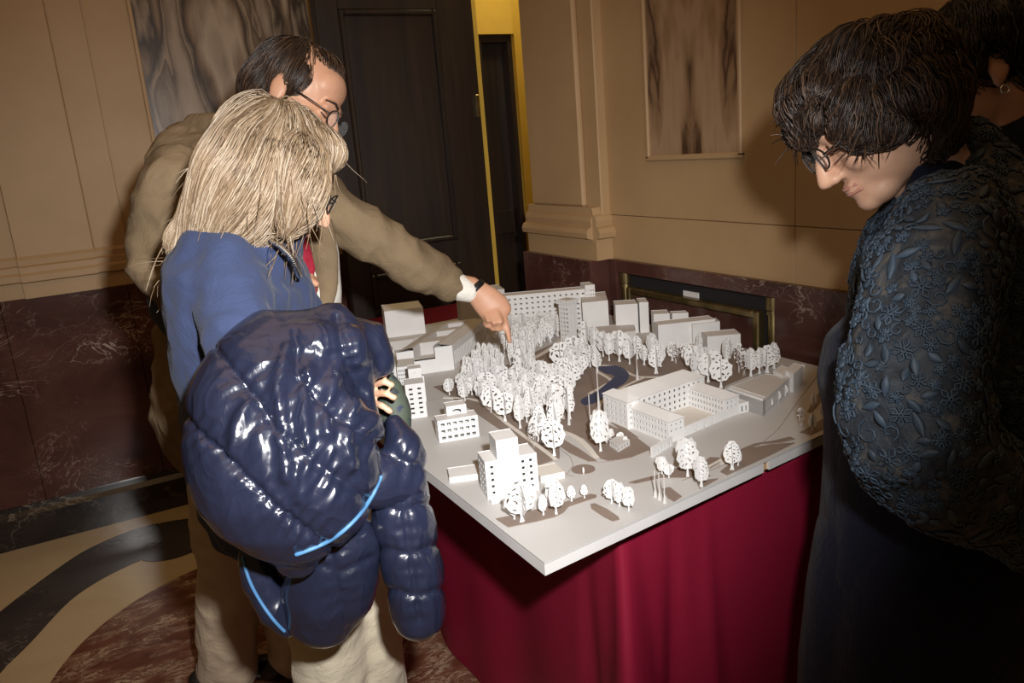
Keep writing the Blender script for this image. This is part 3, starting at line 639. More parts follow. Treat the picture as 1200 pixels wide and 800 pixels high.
def scatter(pts, n, gap, hs, kinds, ws=(0.75, 1.0)):
    poly = [G(*p).xy for p in pts]; x0, x1 = min(p.x for p in poly), max(p.x for p in poly); y0, y1 = min(p.y for p in poly), max(p.y for p in poly); k = 0
    for _ in range(6000):
        if k >= n: break
        p = Vector((random.uniform(x0, x1), random.uniform(y0, y1)))
        if inside(p, poly) and all((p-q).length > gap for q in TP): tree_at(p, random.uniform(*hs), random.choice(kinds), random.uniform(*ws)); k += 1
scatter([(536,440),(580,410),(612,398),(640,382),(664,378),(652,397),(625,414),(600,430),(570,446),(545,450)], 95, 0.0125, (.055,.068), ['poplar'], (1.0, 1.4))
scatter([(600,392),(650,372),(668,378),(655,396),(618,408)], 26, 0.017, (.060,.078), ['round','oval'], (.6, .9))
scatter([(520,463),(548,452),(560,459),(545,472)], 8, 0.02, (.045,.052), ['round'], (.9, 1.1))
scatter([(540,470),(590,448),(640,425),(690,412),(700,432),(676,470),(698,508),(660,500),(655,535),(634,540),(600,505),(565,482)], 56, 0.029, (.058,.084), ['round','oval','round','round'], (.7, 1.0))
for px, py, hp in ((768,582,34),(773,585,34),(779,589,36),(702,482,98),(667,498,60),(747,445,60),(635,520,40),(692,500,40),(640,470,40)):
    p = G(px, py); h = hp*(p-EYE).dot(FW)/F; bm = bmesh.new()
    bmesh.ops.create_cone(bm, cap_ends=True, segments=10, radius1=0.0042, radius2=0.001, depth=h*0.3, matrix=Matrix.Translation((p.x, p.y, ZT+h*0.15)))
    bmesh.ops.create_cone(bm, cap_ends=True, segments=8, radius1=0.0012, radius2=0.0009, depth=h*0.8, matrix=Matrix.Translation((p.x, p.y, ZT+h*0.6)))
    obj('model_pole', bm, card_g, model)
# ------------------------------------------------------------------ people: helpers
def skin(name, c, c2):
    k = NT(name); col = k.ramp(k.noise(22, 4), [(0.3, c2), (0.7, c)]); k.bump(k.noise(320, 2), 0.10, 0.001)
    k.b.inputs['Subsurface Weight'].default_value = 0.12; k.b.inputs['Subsurface Radius'].default_value = (0.012, 0.005, 0.003)
    return k.done(col, 0.48, spec=0.4)
skin_m = skin('warm_skin', (0.66, 0.40, 0.27), (0.56, 0.31, 0.205))
skin_d = skin('tan_skin', (0.55, 0.30, 0.19), (0.46, 0.24, 0.15))
lip_m = plain('lips', (0.48, 0.22, 0.165), 0.4)
def fabric(name, c, rough=0.8, weave=420, bump=0.12, var=0.12, sheen=0.2, wale=None):
    k = NT(name); col = k.ramp(k.noise(9, 5), [(0.3, tuple(x*(1-var) for x in c)), (0.7, tuple(min(1, x*(1+var)) for x in c))])
    h = k.noise(weave, 2)
    if wale:
        wv = k.n('ShaderNodeTexWave'); wv.inputs['Scale'].default_value = wale; wv.bands_direction = 'X'; k.l(k.co(), wv.inputs['Vector']); h = k.math('ADD', h, wv.outputs['Fac'])
    b1 = k.bump(k.noise(18, 5, 0.65, 0.6), 0.45, 0.015); k.bump(h, bump, 0.0015, b1)
    return k.done(col, rough, spec=0.15, sheen=sheen*0.3)
def strandm(name, stops, scale=60):
    k = NT(name); nf = k.n('ShaderNodeNewGeometry').outputs['Random Per Island']
    col = k.ramp(nf, stops); return k.done(col, 0.42, spec=0.45)
def px2m(n, d): return n*d/F
def rows(L, f=1.0): return [(S(a, b, d), px2m(w, d)*f, hd*f) for a, b, d, w, hd in L]
def limb(L, f=1.0): return [(S(a, b, d), r*f, r*f) for a, b, d, r in L]
def drop(P, z): return Vector((P[0], P[1], z))
def orient(fwd, up):
    y = fwd.normalized(); z = (up-y*up.dot(y)).normalized(); x = y.cross(z); return Matrix((x, y, z)).transposed()
def head_shapes(bm, c, rot, sc=1.0, man=False):
    t = bmesh.new()
    E_ = lambda p, r, ro=None: ellip(t, Vector(p), r, ro, 20, 14)
    E_((0, -.012, .034), (.076, .098, .086)); E_((0, .032, -.030), (.062, .064, .082)); E_((0, .020, -.060), (.056, .060, .050))
    E_((0, .080, -.098), (.024, .020, .019)); E_((0, .058, -.092), (.040, .036, .026))
    E_((0, .084, .022), (.047, .014, .013)); E_((0, .052, .050), (.058, .036, .044))
    for s in (-1, 1):
        E_((s*.038, .066, -.030), (.026, .024, .026)); E_((s*.032, .080, .002), (.016, .012, .011))
        E_((s*.078, -.006, -.008), (.009, .019, .032), Matrix.Rotation(.25, 3, 'X')); E_((s*.074, .002, -.034), (.008, .010, .012))
        E_((s*.011, .106, -.041), (.009, .011, .009))
    loft(t, [(Vector((0, .090, .012)), .008, .008), (Vector((0, .108, -.016)), .010, .011), (Vector((0, .118, -.038)), .0125, .012)], side=Vector((1, 0, 0)), n=12)
    E_((0, .093, -.064), (.022, .011, .006)); E_((0, .092, -.075), (.020, .011, .007)); E_((0, .080, -.068), (.030, .016, .016))
    m = Matrix.Translation(c) @ rot.to_4x4() @ Matrix.Scale(sc, 4); t.transform(m)
    me = bpy.data.meshes.new('h'); t.to_mesh(me); t.free(); bm.from_mesh(me); bpy.data.meshes.remove(me); return m
def face_bits(person, body, m, browm, lips=True):
    for s in (-1, 1):
        bm = bmesh.new(); tube(bm, [m @ Vector(p) for p in ((s*.014, .099, .024), (s*.030, .097, .029), (s*.048, .083, .024))], .0032, 6, .002); smooth(obj('eyebrow', bm, browm, person))
        bm = bmesh.new(); tube(bm, [m @ Vector(p) for p in ((s*.020, .0915, -.004), (s*.032, .0925, -.007), (s*.045, .085, -.003))], .0013, 6); smooth(obj('eyelid', bm, browm, person))
    if lips:
        for z, y in ((-.0645, .1015), (-.0745, .1005)):
            bm = bmesh.new(); tube(bm, [m @ Vector(p) for p in ((-.021, y-.013, z-.001), (-.010, y-.0015, z), (0, y, z), (.010, y-.0015, z), (.021, y-.013, z-.001))], .0034, 8); smooth(obj('lip', bm, lip_m, person))
metal_m = plain('dark_metal', (0.03, 0.028, 0.027), 0.3, metal=0.6); silver_m = plain('silver', (0.72, 0.70, 0.67), 0.25, metal=1.0)
glass_m = NT('lens_glass'); glass_m.b.inputs['Alpha'].default_value = 0.10; glass_m = glass_m.done((0.6, 0.62, 0.62), 0.05)
def glasses(person, m, mat=None):
    mat = mat or metal_m; bm = bmesh.new()
    for s in (-1, 1):
        c = Vector((s*.033, .112, -.002)); pts = [m @ (c+Vector((.024*math.cos(a), -.004*abs(math.cos(a)), .018*math.sin(a)))) for a in [i*math.pi/10 for i in range(21)]]
        loft(bm, [(p, .0015, .0015) for p in pts], side=Vector((.1, .2, .9)), n=6, cap=False)
        tube(bm, [m @ Vector(p) for p in ((s*.057, .110, .002), (s*.078, .070, .004), (s*.083, .0, .006), (s*.080, -.015, -.006))], .0014, 6)
    tube(bm, [m @ Vector(p) for p in ((-.010, .113, 0), (0, .115, .003), (.010, .113, 0))], .0014, 6)
    g = smooth(obj('glasses', bm, mat, person))
    for s in (-1, 1):
        bm = bmesh.new(); c = Vector((s*.033, .1105, -.002)); 
        lo = [bm.verts.new(m @ (c+Vector((.0232*math.cos(a), 0, .0172*math.sin(a))))) for a in [i*math.pi/10 for i in range(20)]]
        hi = [bm.verts.new(m @ (c+Vector((.0232*math.cos(a), .0012, .0172*math.sin(a))))) for a in [i*math.pi/10 for i in range(20)]]
        bm.faces.new(lo[::-1]); bm.faces.new(hi)
        for i in range(20): bm.faces.new((lo[i], lo[(i+1) % 20], hi[(i+1) % 20], hi[i]))
        obj('lens', bm, glass_m, g)
def finger(bm, pts, r0, r1=None): 
    n = len(pts)-1; r1 = r1 or r0*0.8
    loft(bm, [(Vector(p), r0+(r1-r0)*i/n, r0+(r1-r0)*i/n) for i, p in enumerate(pts)], side=Vector((.2, .1, .95)), n=12)
def folds(me, amp, scale, stretch=(1, 1, 1), seed=0.0, ridge=False, amp2=0.0, sc2=30):
    st = Vector(stretch); off = Vector((seed*3.1, seed*1.7, seed))
    def fn(co, no):
        q = Vector((co.x*st.x, co.y*st.y, co.z*st.z))*scale+off; n = noise.noise(q)+0.5*noise.noise(q*2.1)
        if ridge: n = 0.55-abs(n)*1.6
        r = amp*n
        if amp2: r += amp2*noise.noise(co*sc2)
        return r
    displace(me, fn)
def cloth_part(name, bm, mat, parent, voxel=0.007, it=8, fold=(0.006, 9, (1, 1, .6), 0.0), crease=0.0, **k):
    me = remesh(bm, voxel, it)
    if fold: folds(me, *fold, **k)
    if crease: folds(me, crease, 10, (1, 1, 1), 6.3, ridge=True)
    return smooth(obj(name, me, mat, parent))
def hair(person, env, matb, mats, crown, n, length, rad, curl=0.3, down=Vector((0, 0, -1)), steps=9, seed=1, jitter=0.006, name='hair', region=None, back=None, wisp=0.0):
    me = env; base = smooth(obj(name, me, matb, person))
    rnd = random.Random(seed); bm0 = bmesh.new(); bm0.from_mesh(me); bv = BVHTree.FromBMesh(bm0); bm0.faces.ensure_lookup_table()
    fs = bm0.faces[:]; VV = []; FF = []; CS = [(math.cos(k*2.0944), math.sin(k*2.0944)) for k in range(3)]
    for k in range(n):
        f = rnd.choice(fs); p = f.calc_center_median().copy(); no = f.normal.copy()
        if region and not region(p): continue
        off = rnd.uniform(0.0, jitter); pts = [p+no*off*.3]; L = length*rnd.uniform(.5, 1.2); ph = Vector((rnd.uniform(-9, 9), rnd.uniform(-9, 9), rnd.uniform(-9, 9)))
        free = rnd.random() < wisp; vel = None
        for i in range(steps):
            if free and i > steps*.45 and vel is not None:
                vel = (vel+Vector(noise.noise_vector(p*30+ph))*.42+down*.12+no*.05).normalized(); p = p+vel*(L/steps); pts.append(p.copy()); continue
            d = (p-crown); d = d.normalized()*0.7+down*0.8+(back or Vector())
            d += Vector(noise.noise_vector(p*14+ph*0.02))*curl+Vector(noise.noise_vector(p*45+ph))*curl*0.5
            d -= no*d.dot(no)
            if d.length < 1e-4: break
            vel = d.normalized(); p = p+vel*(L/steps); q, nn, ix, ds = bv.find_nearest(p)
            if q is None: break
            no = nn; 
            if ds < 0.03: p = q
            pts.append(p+no*(off+0.0015))
        if len(pts) < 4: continue
        m = len(pts)-1; base_i = len(VV)
        for i, q in enumerate(pts):
            tq = (pts[min(i+1, m)]-pts[max(i-1, 0)]).normalized(); s1, b1 = frame_of(tq, Vector((.3, .5, .8))); r_ = rad*(0.3+0.9*math.sin(math.pi*min(1, (i+.6)/(m+.8))))
            for k_ in range(3): VV.append(q+s1*(r_*CS[k_][0])+b1*(r_*CS[k_][1]))
            if i:
                o0 = base_i+3*i
                for k_ in range(3): FF.append((o0-3+k_, o0-3+(k_+1) % 3, o0+(k_+1) % 3, o0+k_))
    out = bpy.data.meshes.new('hair_strands'); out.from_pydata(VV, [], FF); out.update()
    bm0.free(); o = smooth(obj('hair_strands', out, mats, base)); o['kind'] = 'stuff'
    return base
def onto(bv, px, py, d0=0.6):
    o = S(px, py, d0); h = bv.ray_cast(o, ray(px, py).normalized()); return h[0], h[1]
def shoes(person, at, fwd, mat):
    for p in at:
        bm = bmesh.new(); f = fwd.normalized(); p = Vector((p[0], p[1], 0)); loft(bm, [(p-f*.07+Vector((0, 0, .040)), .036, .036), (p+Vector((0, 0, .038)), .040, .036), (p+f*.09+Vector((0, 0, .032)), .046, .030), (p+f*.15+Vector((0, 0, .026)), .036, .022)], side=Vector((-f.y, f.x, 0)), n=14)
        smooth(obj('shoe', remesh(bm, .006, 3), mat, person))
shoe_m = plain('black_leather', (0.014, 0.012, 0.011), 0.35)
# ------------------------------------------------------------------ man in the corduroy jacket
man = empty('person', (0.20, 2.15, 0), 'man in tan corduroy jacket pointing at the model over the blonde woman', 'person')
cord = fabric('tan_corduroy', (0.195, 0.140, 0.084), 0.95, 300, 0.3, 0.2, 0.0)
beige = fabric('beige_cotton', (0.47, 0.37, 0.26), 0.85, 420, 0.08, 0.06)
shirt_m = fabric('white_shirt', (0.75, 0.72, 0.66), 0.8, 420, 0.08, 0.04); knit_m = fabric('slate_knit', (0.045, 0.055, 0.080), 0.9, 240, 0.2)
red_m = fabric('crimson_scarf', (0.26, 0.012, 0.03), 0.6); tan_fab = cord
hc = S(347, 116, 1.73); hr = orient(RT*0.84-UP*0.50-FW*0.10, UP*0.84+RT*0.50)
TOR = [(285, 158, 1.80, 40, .09), (280, 182, 1.84, 92, .14), (277, 215, 1.86, 108, .165), (280, 260, 1.87, 106, .165), (284, 310, 1.88, 98, .16), (290, 360, 1.90, 98, .16), (292, 410, 1.92, 108, .17), (292, 455, 1.94, 112, .175), (292, 488, 1.95, 110, .175)]
LARM = [(352, 222, 1.84, .074), (395, 252, 1.86, .068), (440, 280, 1.89, .061), (485, 308, 1.93, .054), (530, 333, 1.98, .042)]
RARM = [(212, 205, 1.74, .070), (197, 260, 1.72, .068), (188, 318, 1.71, .066), (200, 338, 1.70, .062), (250, 340, 1.70, .052), (335, 336, 1.68, .042)]
LEG1 = [(262, 500, 1.93, .085), (262, 560, 1.98, .082), (264, 640, 2.06, .078), (266, 720, 2.17, .080), (266, 782, 2.25, .082)]
LEG2 = [(330, 500, 2.00, .085), (335, 640, 2.12, .078), (345, 760, 2.28, .078)]
bm = bmesh.new(); hm = head_shapes(bm, hc, hr, 1.0)
loft(bm, [(hc+hr @ Vector((0, -.03, -.06)), .058, .058), (S(312, 160, 1.76), .060, .060), (S(290, 185, 1.82), .075, .075)], n=18)
loft(bm, rows(TOR[2:], .78)); loft(bm, limb(LARM, .7)+[(S(552, 335, 2.0), .026, .020), (S(566, 350, 2.0), .030, .020)]); loft(bm, limb(RARM, .7)); loft(bm, limb(LEG1, .75)); loft(bm, limb(LEG2, .75))
# pointing left hand
loft(bm, [(S(557, 340, 2.0), .030, .019), (S(568, 350, 2.0), .038, .021), (S(580, 362, 2.0), .042, .020), (S(585, 369, 2.0), .038, .017)], side=S(592, 356, 2.0)-S(568, 376, 2.0), n=16)
K = lambda x, y, d=2.0: S(x, y, d)
finger(bm, [K(587, 362), K(592, 377, 1.995), K(595, 388, 1.992), K(597, 400, 1.99)], .0105, .0068)
finger(bm, [K(581, 366, 1.985), K(587, 378, 1.975), K(585, 386, 1.985), K(582, 383, 2.0)], .0098, .0075)
finger(bm, [K(575, 368, 1.985), K(580, 379, 1.97), K(578, 385, 1.985), K(575, 381, 2.0)], .0095, .0072)
finger(bm, [K(570, 368, 1.99), K(573, 377, 1.98), K(571, 382, 1.99), K(568, 379, 2.0)], .0085, .0065)
finger(bm, [K(566, 350, 2.03), K(578, 366, 2.045), K(586, 380, 2.03)], .011, .008)
# right hand holding the lanyard
loft(bm, [(S(335, 336, 1.68), .026, .02), (S(352, 336, 1.66), .034, .02)], n=14)
for i, (dx, dy) in enumerate(((0, -8), (2, -2), (1, 4), (-2, 9))): finger(bm, [S(352+dx, 334+dy, 1.65), S(366+dx, 332+dy, 1.63), S(369+dx, 335+dy, 1.65)], .0085, .007)
finger(bm, [S(350, 326, 1.64), S(362, 328, 1.62), S(371, 333, 1.62)], .010, .0075)
body = smooth(obj('body', remesh(bm, .0042, 3), skin_d, man))
hair_b = plain('dark_hair_base', (0.020, 0.011, 0.007), 0.6); hair_s = strandm('dark_hair', [(0.0, (0.012, 0.007, 0.005)), (0.6, (0.04, 0.02, 0.011)), (1.0, (0.10, 0.055, 0.03))])
bm = bmesh.new(); t = bmesh.new()
ellip(t, Vector((0, -.030, .036)), (.082, .090, .083)); ellip(t, Vector((0, -.065, -.005)), (.076, .058, .070)); ellip(t, Vector((0, .012, .088)), (.046, .050, .030))
for s in (-1, 1): ellip(t, Vector((s*.066, .010, .032)), (.017, .026, .036))
t.transform(hm); 
face_bits(man, body, hm, hair_b, False); glasses(man, hm)
hair(man, remesh(t, .006, 4), hair_b, hair_s, hm @ Vector((0, -.05, .12)), 2200, .055, .0010, .5, seed=3, back=-(hr @ Vector((0, .6, 0))))
bm = bmesh.new(); loft(bm, rows(TOR)); loft(bm, limb(LARM)); loft(bm, limb(RARM[:5]))
jk = cloth_part('jacket', bm, cord, man, .007, 8, (.012, 8, (1, 1, .8), 2.0), crease=.009, amp2=.006, sc2=22)
bm = bmesh.new(); loft(bm, [(S(318, 150, 1.70), .030, .012), (S(300, 158, 1.72), .045, .016), (S(262, 162, 1.76), .060, .020), (S(222, 158, 1.84), .050, .022)], side=UP, n=14); cloth_part('collar', bm, cord, man, .006, 4, None)
bm = bmesh.new(); loft(bm, rows([(372, 262, 1.72, 18, .018), (380, 300, 1.73, 18, .016), (384, 340, 1.75, 12, .014), (380, 372, 1.76, 8, .012)])); cloth_part('lapel', bm, cord, man, .005, 4, (.003, 14, (1, 1, 1), 1.0))
bm = bmesh.new(); loft(bm, rows([(350, 240, 1.77, 30, .06), (360, 300, 1.80, 36, .08), (365, 345, 1.82, 34, .10), (366, 395, 1.84, 32, .10), (360, 450, 1.86, 34, .10)])); cloth_part('shirt', bm, shirt_m, man, .006, 6, (.006, 12, (1, 1, .5), 5.0))
bm = bmesh.new(); loft(bm, limb([(528, 332, 1.978, .036), (541, 338, 1.99, .033), (548, 341, 1.995, .029)])); cloth_part('shirt_cuff', bm, shirt_m, man, .004, 3, (.0010, 30, (1, 1, 1), 1.0))
bm = bmesh.new(); ax = (S(566, 350, 2.0)-S(548, 332, 2.0)).normalized(); c = S(556, 339.5, 2.0)
s_, b_ = frame_of(ax, UP); ring = [c+s_*(.0295*math.cos(a))+b_*(.0225*math.sin(a)) for a in [i*math.pi/14 for i in range(29)]]
loft(bm, [(p, .0085, .0022) for p in ring], side=ax, n=10, cap=False); wt = smooth(obj('wristwatch_strap', bm, metal_m, man))
bm = bmesh.new(); bmesh.ops.create_cone(bm, cap_ends=True, segments=24, radius1=.014, radius2=.013, depth=.007, matrix=Matrix.Translation(c-b_*.024-s_*.004) @ b_.to_track_quat('Z', 'Y').to_matrix().to_4x4()); obj('watch_case', bm, silver_m, wt)
bm = bmesh.new(); loft(bm, rows([(343, 268, 1.69, 12, .012), (352, 292, 1.675, 13, .010), (360, 318, 1.665, 11, .008), (363, 330, 1.66, 6, .005)])); cloth_part('scarf', bm, red_m, man, .0045, 3, (.002, 30, (1, 1, 1), 1.0))
bm = bmesh.new()
for dx in (-3, 3): tube(bm, spline([S(360+dx, 322, 1.655), S(367+dx, 336, 1.635), S(371, 348, 1.63)], 5), .0014, 6)
smooth(obj('lanyard', bm, red_m, man))
bm = bmesh.new(); loft(bm, rows([(200, 340, 1.76, 26, .06), (205, 360, 1.77, 30, .06), (212, 372, 1.78, 26, .06)])); cloth_part('sling_bag', bm, knit_m, man, .006, 4, (.004, 14, (1, 1, 1), 2.0))
bm = bmesh.new(); loft(bm, limb(LEG1)); loft(bm, limb(LEG2)); loft(bm, rows([(295, 470, 1.96, 85, .13), (296, 520, 2.0, 80, .12)])); cloth_part('trousers', bm, beige, man, .008, 8, (.010, 8, (1, 1, .5), 4.0), crease=.007)
shoes(man, [S(266, 795, 2.28), S(345, 770, 2.31)], Vector((.8, -.1, 0)), shoe_m)
# ------------------------------------------------------------------ blonde woman
wom = empty('person', (0.40, 1.45, 0), 'blonde woman in blue sweater with a navy puffer jacket over her arm', 'person')
blue = fabric('blue_knit', (0.040, 0.055, 0.120), 0.85, 520, 0.14, 0.08, 0.25); cream_c = fabric('cream_corduroy', (0.60, 0.53, 0.40), 0.85, 300, 0.15, 0.05, 0.2, wale=120)
hc = S(323, 203, 1.38); hr = orient(RT*0.80+FW*0.42-UP*0.42, UP*0.9+RT*0.36)
TOR = [(322, 258, 1.385, 38, .065), (312, 272, 1.39, 52, .09), (292, 290, 1.40, 70, .15), (283, 320, 1.41, 80, .185), (283, 360, 1.42, 80, .18), (288, 410, 1.43, 78, .165), (296, 460, 1.44, 76, .16), (308, 520, 1.45, 82, .17), (322, 570, 1.46, 84, .17)]
RARM = [(268, 318, 1.30, .062), (276, 370, 1.25, .060), (290, 425, 1.21, .056), (312, 462, 1.19, .052), (360, 470, 1.24, .040), (396, 463, 1.28, .030)]
FARM = [(325, 322, 1.50, .056), (350, 380, 1.52, .052), (385, 430, 1.50, .046), (425, 452, 1.40, .034)]
LEG1 = [(345, 580, 1.44, .088), (368, 660, 1.50, .082), (382, 740, 1.56, .072), (388, 800, 1.61, .070)]; LEG2 = [(372, 580, 1.56, .088), (410, 660, 1.60, .080), (432, 740, 1.66, .070), (440, 800, 1.72, .068)]
def legfoot(L, r, z=0.06): P = S(*L[-1][:3]); return [(drop(P, P.z*.5), r, r), (drop(P, z), r*1.05, r*1.05)]
bm = bmesh.new(); hm = head_shapes(bm, hc, hr, .94)
loft(bm, [(hc+hr @ Vector((0, -.025, -.055)), .050, .050), (S(322, 262, 1.39), .050, .052), (S(300, 292, 1.40), .060, .07)], n=18)
loft(bm, rows(TOR[3:], .8)); loft(bm, limb(RARM, .72)); loft(bm, limb(FARM, .72))
for L in (LEG1, LEG2): loft(bm, limb(L, .75)+[(a, b*.7, c) for a, b, c in legfoot(L, .055)])
loft(bm, [(S(396, 463, 1.28), .024, .018), (S(412, 459, 1.285), .032, .015), (S(422, 458, 1.282), .032, .011)], side=UP, n=14)
for (x0, y0, x1, y1, x2, y2) in ((423, 444, 444, 433, 451, 437), (424, 453, 449, 447, 457, 451), (424, 461, 451, 461, 460, 466), (423, 469, 446, 475, 455, 482)): finger(bm, [S(x0, y0, 1.28), S(x1+2, y1, 1.238), S(x2+2, y2, 1.24)], .0060, .0056)
finger(bm, [S(412, 448, 1.29), S(422, 436, 1.31), S(430, 428, 1.31)], .009, .007)
body = smooth(obj('body', remesh(bm, .0034, 3), skin_m, wom))
bl_b = plain('blonde_base', (0.27, 0.19, 0.11), 0.55, var=0.2, scale=40); bl_s = strandm('blonde_hair', [(0.0, (0.13, 0.08, 0.045)), (0.35, (0.25, 0.17, 0.10)), (0.7, (0.36, 0.265, 0.175)), (1.0, (0.50, 0.41, 0.31))])
t = bmesh.new(); e = bmesh.new()
ellip(e, Vector((0, -.022, .036)), (.086, .104, .090)); ellip(e, Vector((0, .044, .080)), (.064, .050, .034)); ellip(e, Vector((.074, .018, .010)), (.022, .056, .068)); ellip(e, Vector((-.074, .018, .010)), (.022, .056, .068)); e.transform(hm)
me_ = bpy.data.meshes.new('e'); e.to_mesh(me_); e.free(); t.from_mesh(me_); bpy.data.meshes.remove(me_)
loft(t, rows([(312, 168, 1.38, 52, .090), (310, 184, 1.37, 60, .105), (304, 206, 1.37, 65, .115), (294, 230, 1.36, 66, .112), (276, 253, 1.36, 60, .098), (252, 272, 1.36, 46, .075), (230, 286, 1.36, 30, .05)]))
loft(t, limb([(352, 190, 1.31, .040), (356, 220, 1.30, .036), (350, 245, 1.30, .030), (338, 264, 1.31, .018)]))
hb = hair(wom, remesh(t, .006, 6), bl_b, bl_s, S(325, 108, 1.34), 9000, .17, .00095, .34, steps=11, seed=5, jitter=.009, wisp=.035, back=-(hr @ Vector((0, .55, 0))))
face_bits(wom, body, hm, bl_b, True); glasses(wom, hm)
bm = bmesh.new(); loft(bm, rows(TOR)); loft(bm, limb(RARM)); loft(bm, limb(FARM)); cloth_part('sweater', bm, blue, wom, .007, 8, (.007, 9, (1, 1, .5), 8.0), crease=.007, amp2=.003, sc2=30)
bm = bmesh.new()
for L in (LEG1, LEG2): loft(bm, limb(L)+legfoot(L, .075, .07))
loft(bm, rows([(325, 540, 1.46, 74, .14), (345, 590, 1.49, 74, .14)])); cloth_part('trousers', bm, cream_c, wom, .008, 8, (.012, 7, (1.2, 1.2, .25), 3.0), crease=.005)
shoes(wom, [S(388, 800, 1.61), S(440, 800, 1.72)], Vector((.8, .3, 0)), shoe_m)
bm = bmesh.new()
for p in spline([S(318, 282, 1.30), S(330, 290, 1.285), S(342, 302, 1.285), S(349, 316, 1.30), S(352, 322, 1.33)], 7): ellip(bm, p, (.0042, .0042, .0042), None, 8, 6)
obj('necklace', bm, silver_m, wom)
# ------------------------------------------------------------------ navy puffer jacket she carries
puf = empty('puffer_jacket', S(345, 530, 1.17), 'glossy navy quilted puffer jacket draped over the blonde woman\'s arm', 'jacket')
kn = NT('navy_nylon'); mp = kn.n('ShaderNodeMapping'); mp.inputs['Scale'].default_value = (1.3, 1.3, 0.75); mp.inputs['Rotation'].default_value = (0.5, 0.6, 0.3); kn.l(kn.co(), mp.inputs[0])
_r = kn.math('ABSOLUTE', kn.math('SUBTRACT', kn.noise(9, 2, .5, 1.2, mp.outputs[0]), .5)); _r = kn.ramp(_r, [(0.0, (1, 1, 1)), (0.07, (0.35, 0.35, 0.35)), (0.2, (0, 0, 0))])
_r2 = kn.math('ABSOLUTE', kn.math('SUBTRACT', kn.noise(24, 2, .5, 1.0, mp.outputs[0]), .5)); _r2 = kn.ramp(_r2, [(0.0, (1, 1, 1)), (0.10, (0, 0, 0))])
kn.bump(kn.math('ADD', _r, kn.math('MULTIPLY', _r2, .12)), .22, .009)
nylon = kn.done(kn.ramp(kn.noise(5, 3), [(0.3, (0.011, 0.014, 0.031)), (0.7, (0.017, 0.021, 0.046))]), 0.27, spec=0.7, coat=0.35)
trim_m = plain('sky_blue_trim', (0.07, 0.20, 0.40), 0.5); camo = NT('camouflage_lining'); camo = camo.done(camo.ramp(camo.noise(30, 2, .5, .6), [(0.40, (0.012, 0.016, 0.050)), (0.46, (0.045, 0.060, 0.040)), (0.56, (0.055, 0.068, 0.05)), (0.62, (0.016, 0.02, 0.022))]), 0.7)
PC = S(345, 520, 1.10)
def uv(co): d = co-EYE; z = 1.12; return Vector((600+F*d.dot(RT)/z, 400-F*d.dot(UP)/z))
def at112(L): return [Vector((600+(x-600)*1.0, y)) for x, y in L]
SEAMS = [[(205,478),(225,500),(251,526),(322,597),(386,642),(420,662)], [(250,405),(292,459),(322,500),(367,541),(439,590),(470,606)], [(345,385),(352,440),(392,482),(450,520)], [(395,370),(405,420),(430,460)]]
def seam_d(p, seams):
    best = 1e9; sb = 0
    for L in seams:
        acc = 0
        for a, b in zip(L, L[1:]):
            a = Vector(a); b = Vector(b); d = b-a; t = max(0, min(1, (p-a).dot(d)/d.length_squared)); r = (p-(a+d*t)).length
            if r < best: best = r; sb = acc+t*d.length
            acc += d.length
    return best, sb
def quilt(me, seams, depth=.007, wid=4, wr=.0030, freq=.40, fold=.010, lines=None):
    def fn(co, no):
        d = co-EYE; z = max(.5, d.dot(FW)); p = Vector((600+F*d.dot(RT)/z, 400-F*d.dot(UP)/z)); r, s = seam_d(p, seams)
        o = -depth*math.exp(-(r/wid)**2)-depth*.7*math.exp(-(r/22)**2)
        am = max(0.0, noise.noise(Vector((s*.03, 1.7, len(seams))))+.35)
        o += wr*am*math.sin(s*freq+2.0*noise.noise(co*9))*math.exp(-((r-8)/22)**2)
        q = Vector((co.x*1.5, co.y*1.5, co.z*.7)); o += fold*noise.noise(q*5)
        if lines:
            r2, s2 = seam_d(p, lines); o += .0055*math.exp(-(r2/8)**2)-.0035*math.exp(-((r2-14)/9)**2)
        return o
    displace(me, fn)
bm = bmesh.new()
loft(bm, rows([(392, 392, 1.20, 40, .05), (362, 416, 1.19, 80, .075), (342, 446, 1.17, 104, .095), (332, 478, 1.16, 116, .105), (333, 512, 1.15, 119, .11), (336, 545, 1.15, 115, .11), (341, 575, 1.15, 108, .10), (345, 603, 1.16, 92, .088), (347, 630, 1.17, 62, .066), (348, 648, 1.18, 30, .04)]), n=28)
loft(bm, limb([(405, 400, 1.21, .042), (432, 402, 1.23, .038), (440, 425, 1.23, .034)])); loft(bm, limb([(345, 415, 1.15, .05), (400, 410, 1.17, .045)])); loft(bm, limb([(410, 425, 1.19, .040), (418, 458, 1.20, .030), (418, 490, 1.20, .034)]))
me = remesh(bm, .0048, 5); quilt(me, SEAMS, lines=[[(338,405),(324,450),(330,515),(336,560)],[(362,430),(356,490),(362,540),(352,585)],[(398,430),(382,480),(386,505)],[(290,470),(276,500),(270,530)],[(418,470),(408,510),(412,545)]]); shell = smooth(obj('shell', me, nylon, puf))
t = bmesh.new(); t.from_mesh(me); bvj = BVHTree.FromBMesh(t); t.free()
def trim(pts, bv, r, nm, d0=.6, off=.0):
    P = []
    for p in spline([Vector((x, y, 0)) for x, y in pts], 6):
        h, n = onto(bv, p.x, p.y, d0)
        if h is not None: P.append(h-ray(p.x, p.y).normalized()*off)
    P = [sum((P[max(0, min(len(P)-1, i+k))] for k in (-2, -1, 0, 1, 2)), Vector())/5 for i in range(len(P))]
    bm = bmesh.new(); tube(bm, P, r, 8); return smooth(obj(nm, bm, trim_m, puf))
trim([(450, 532), (447, 556), (435, 584), (415, 610), (392, 630), (368, 642), (346, 650)], bvj, .0032, 'hem_trim', off=.002)
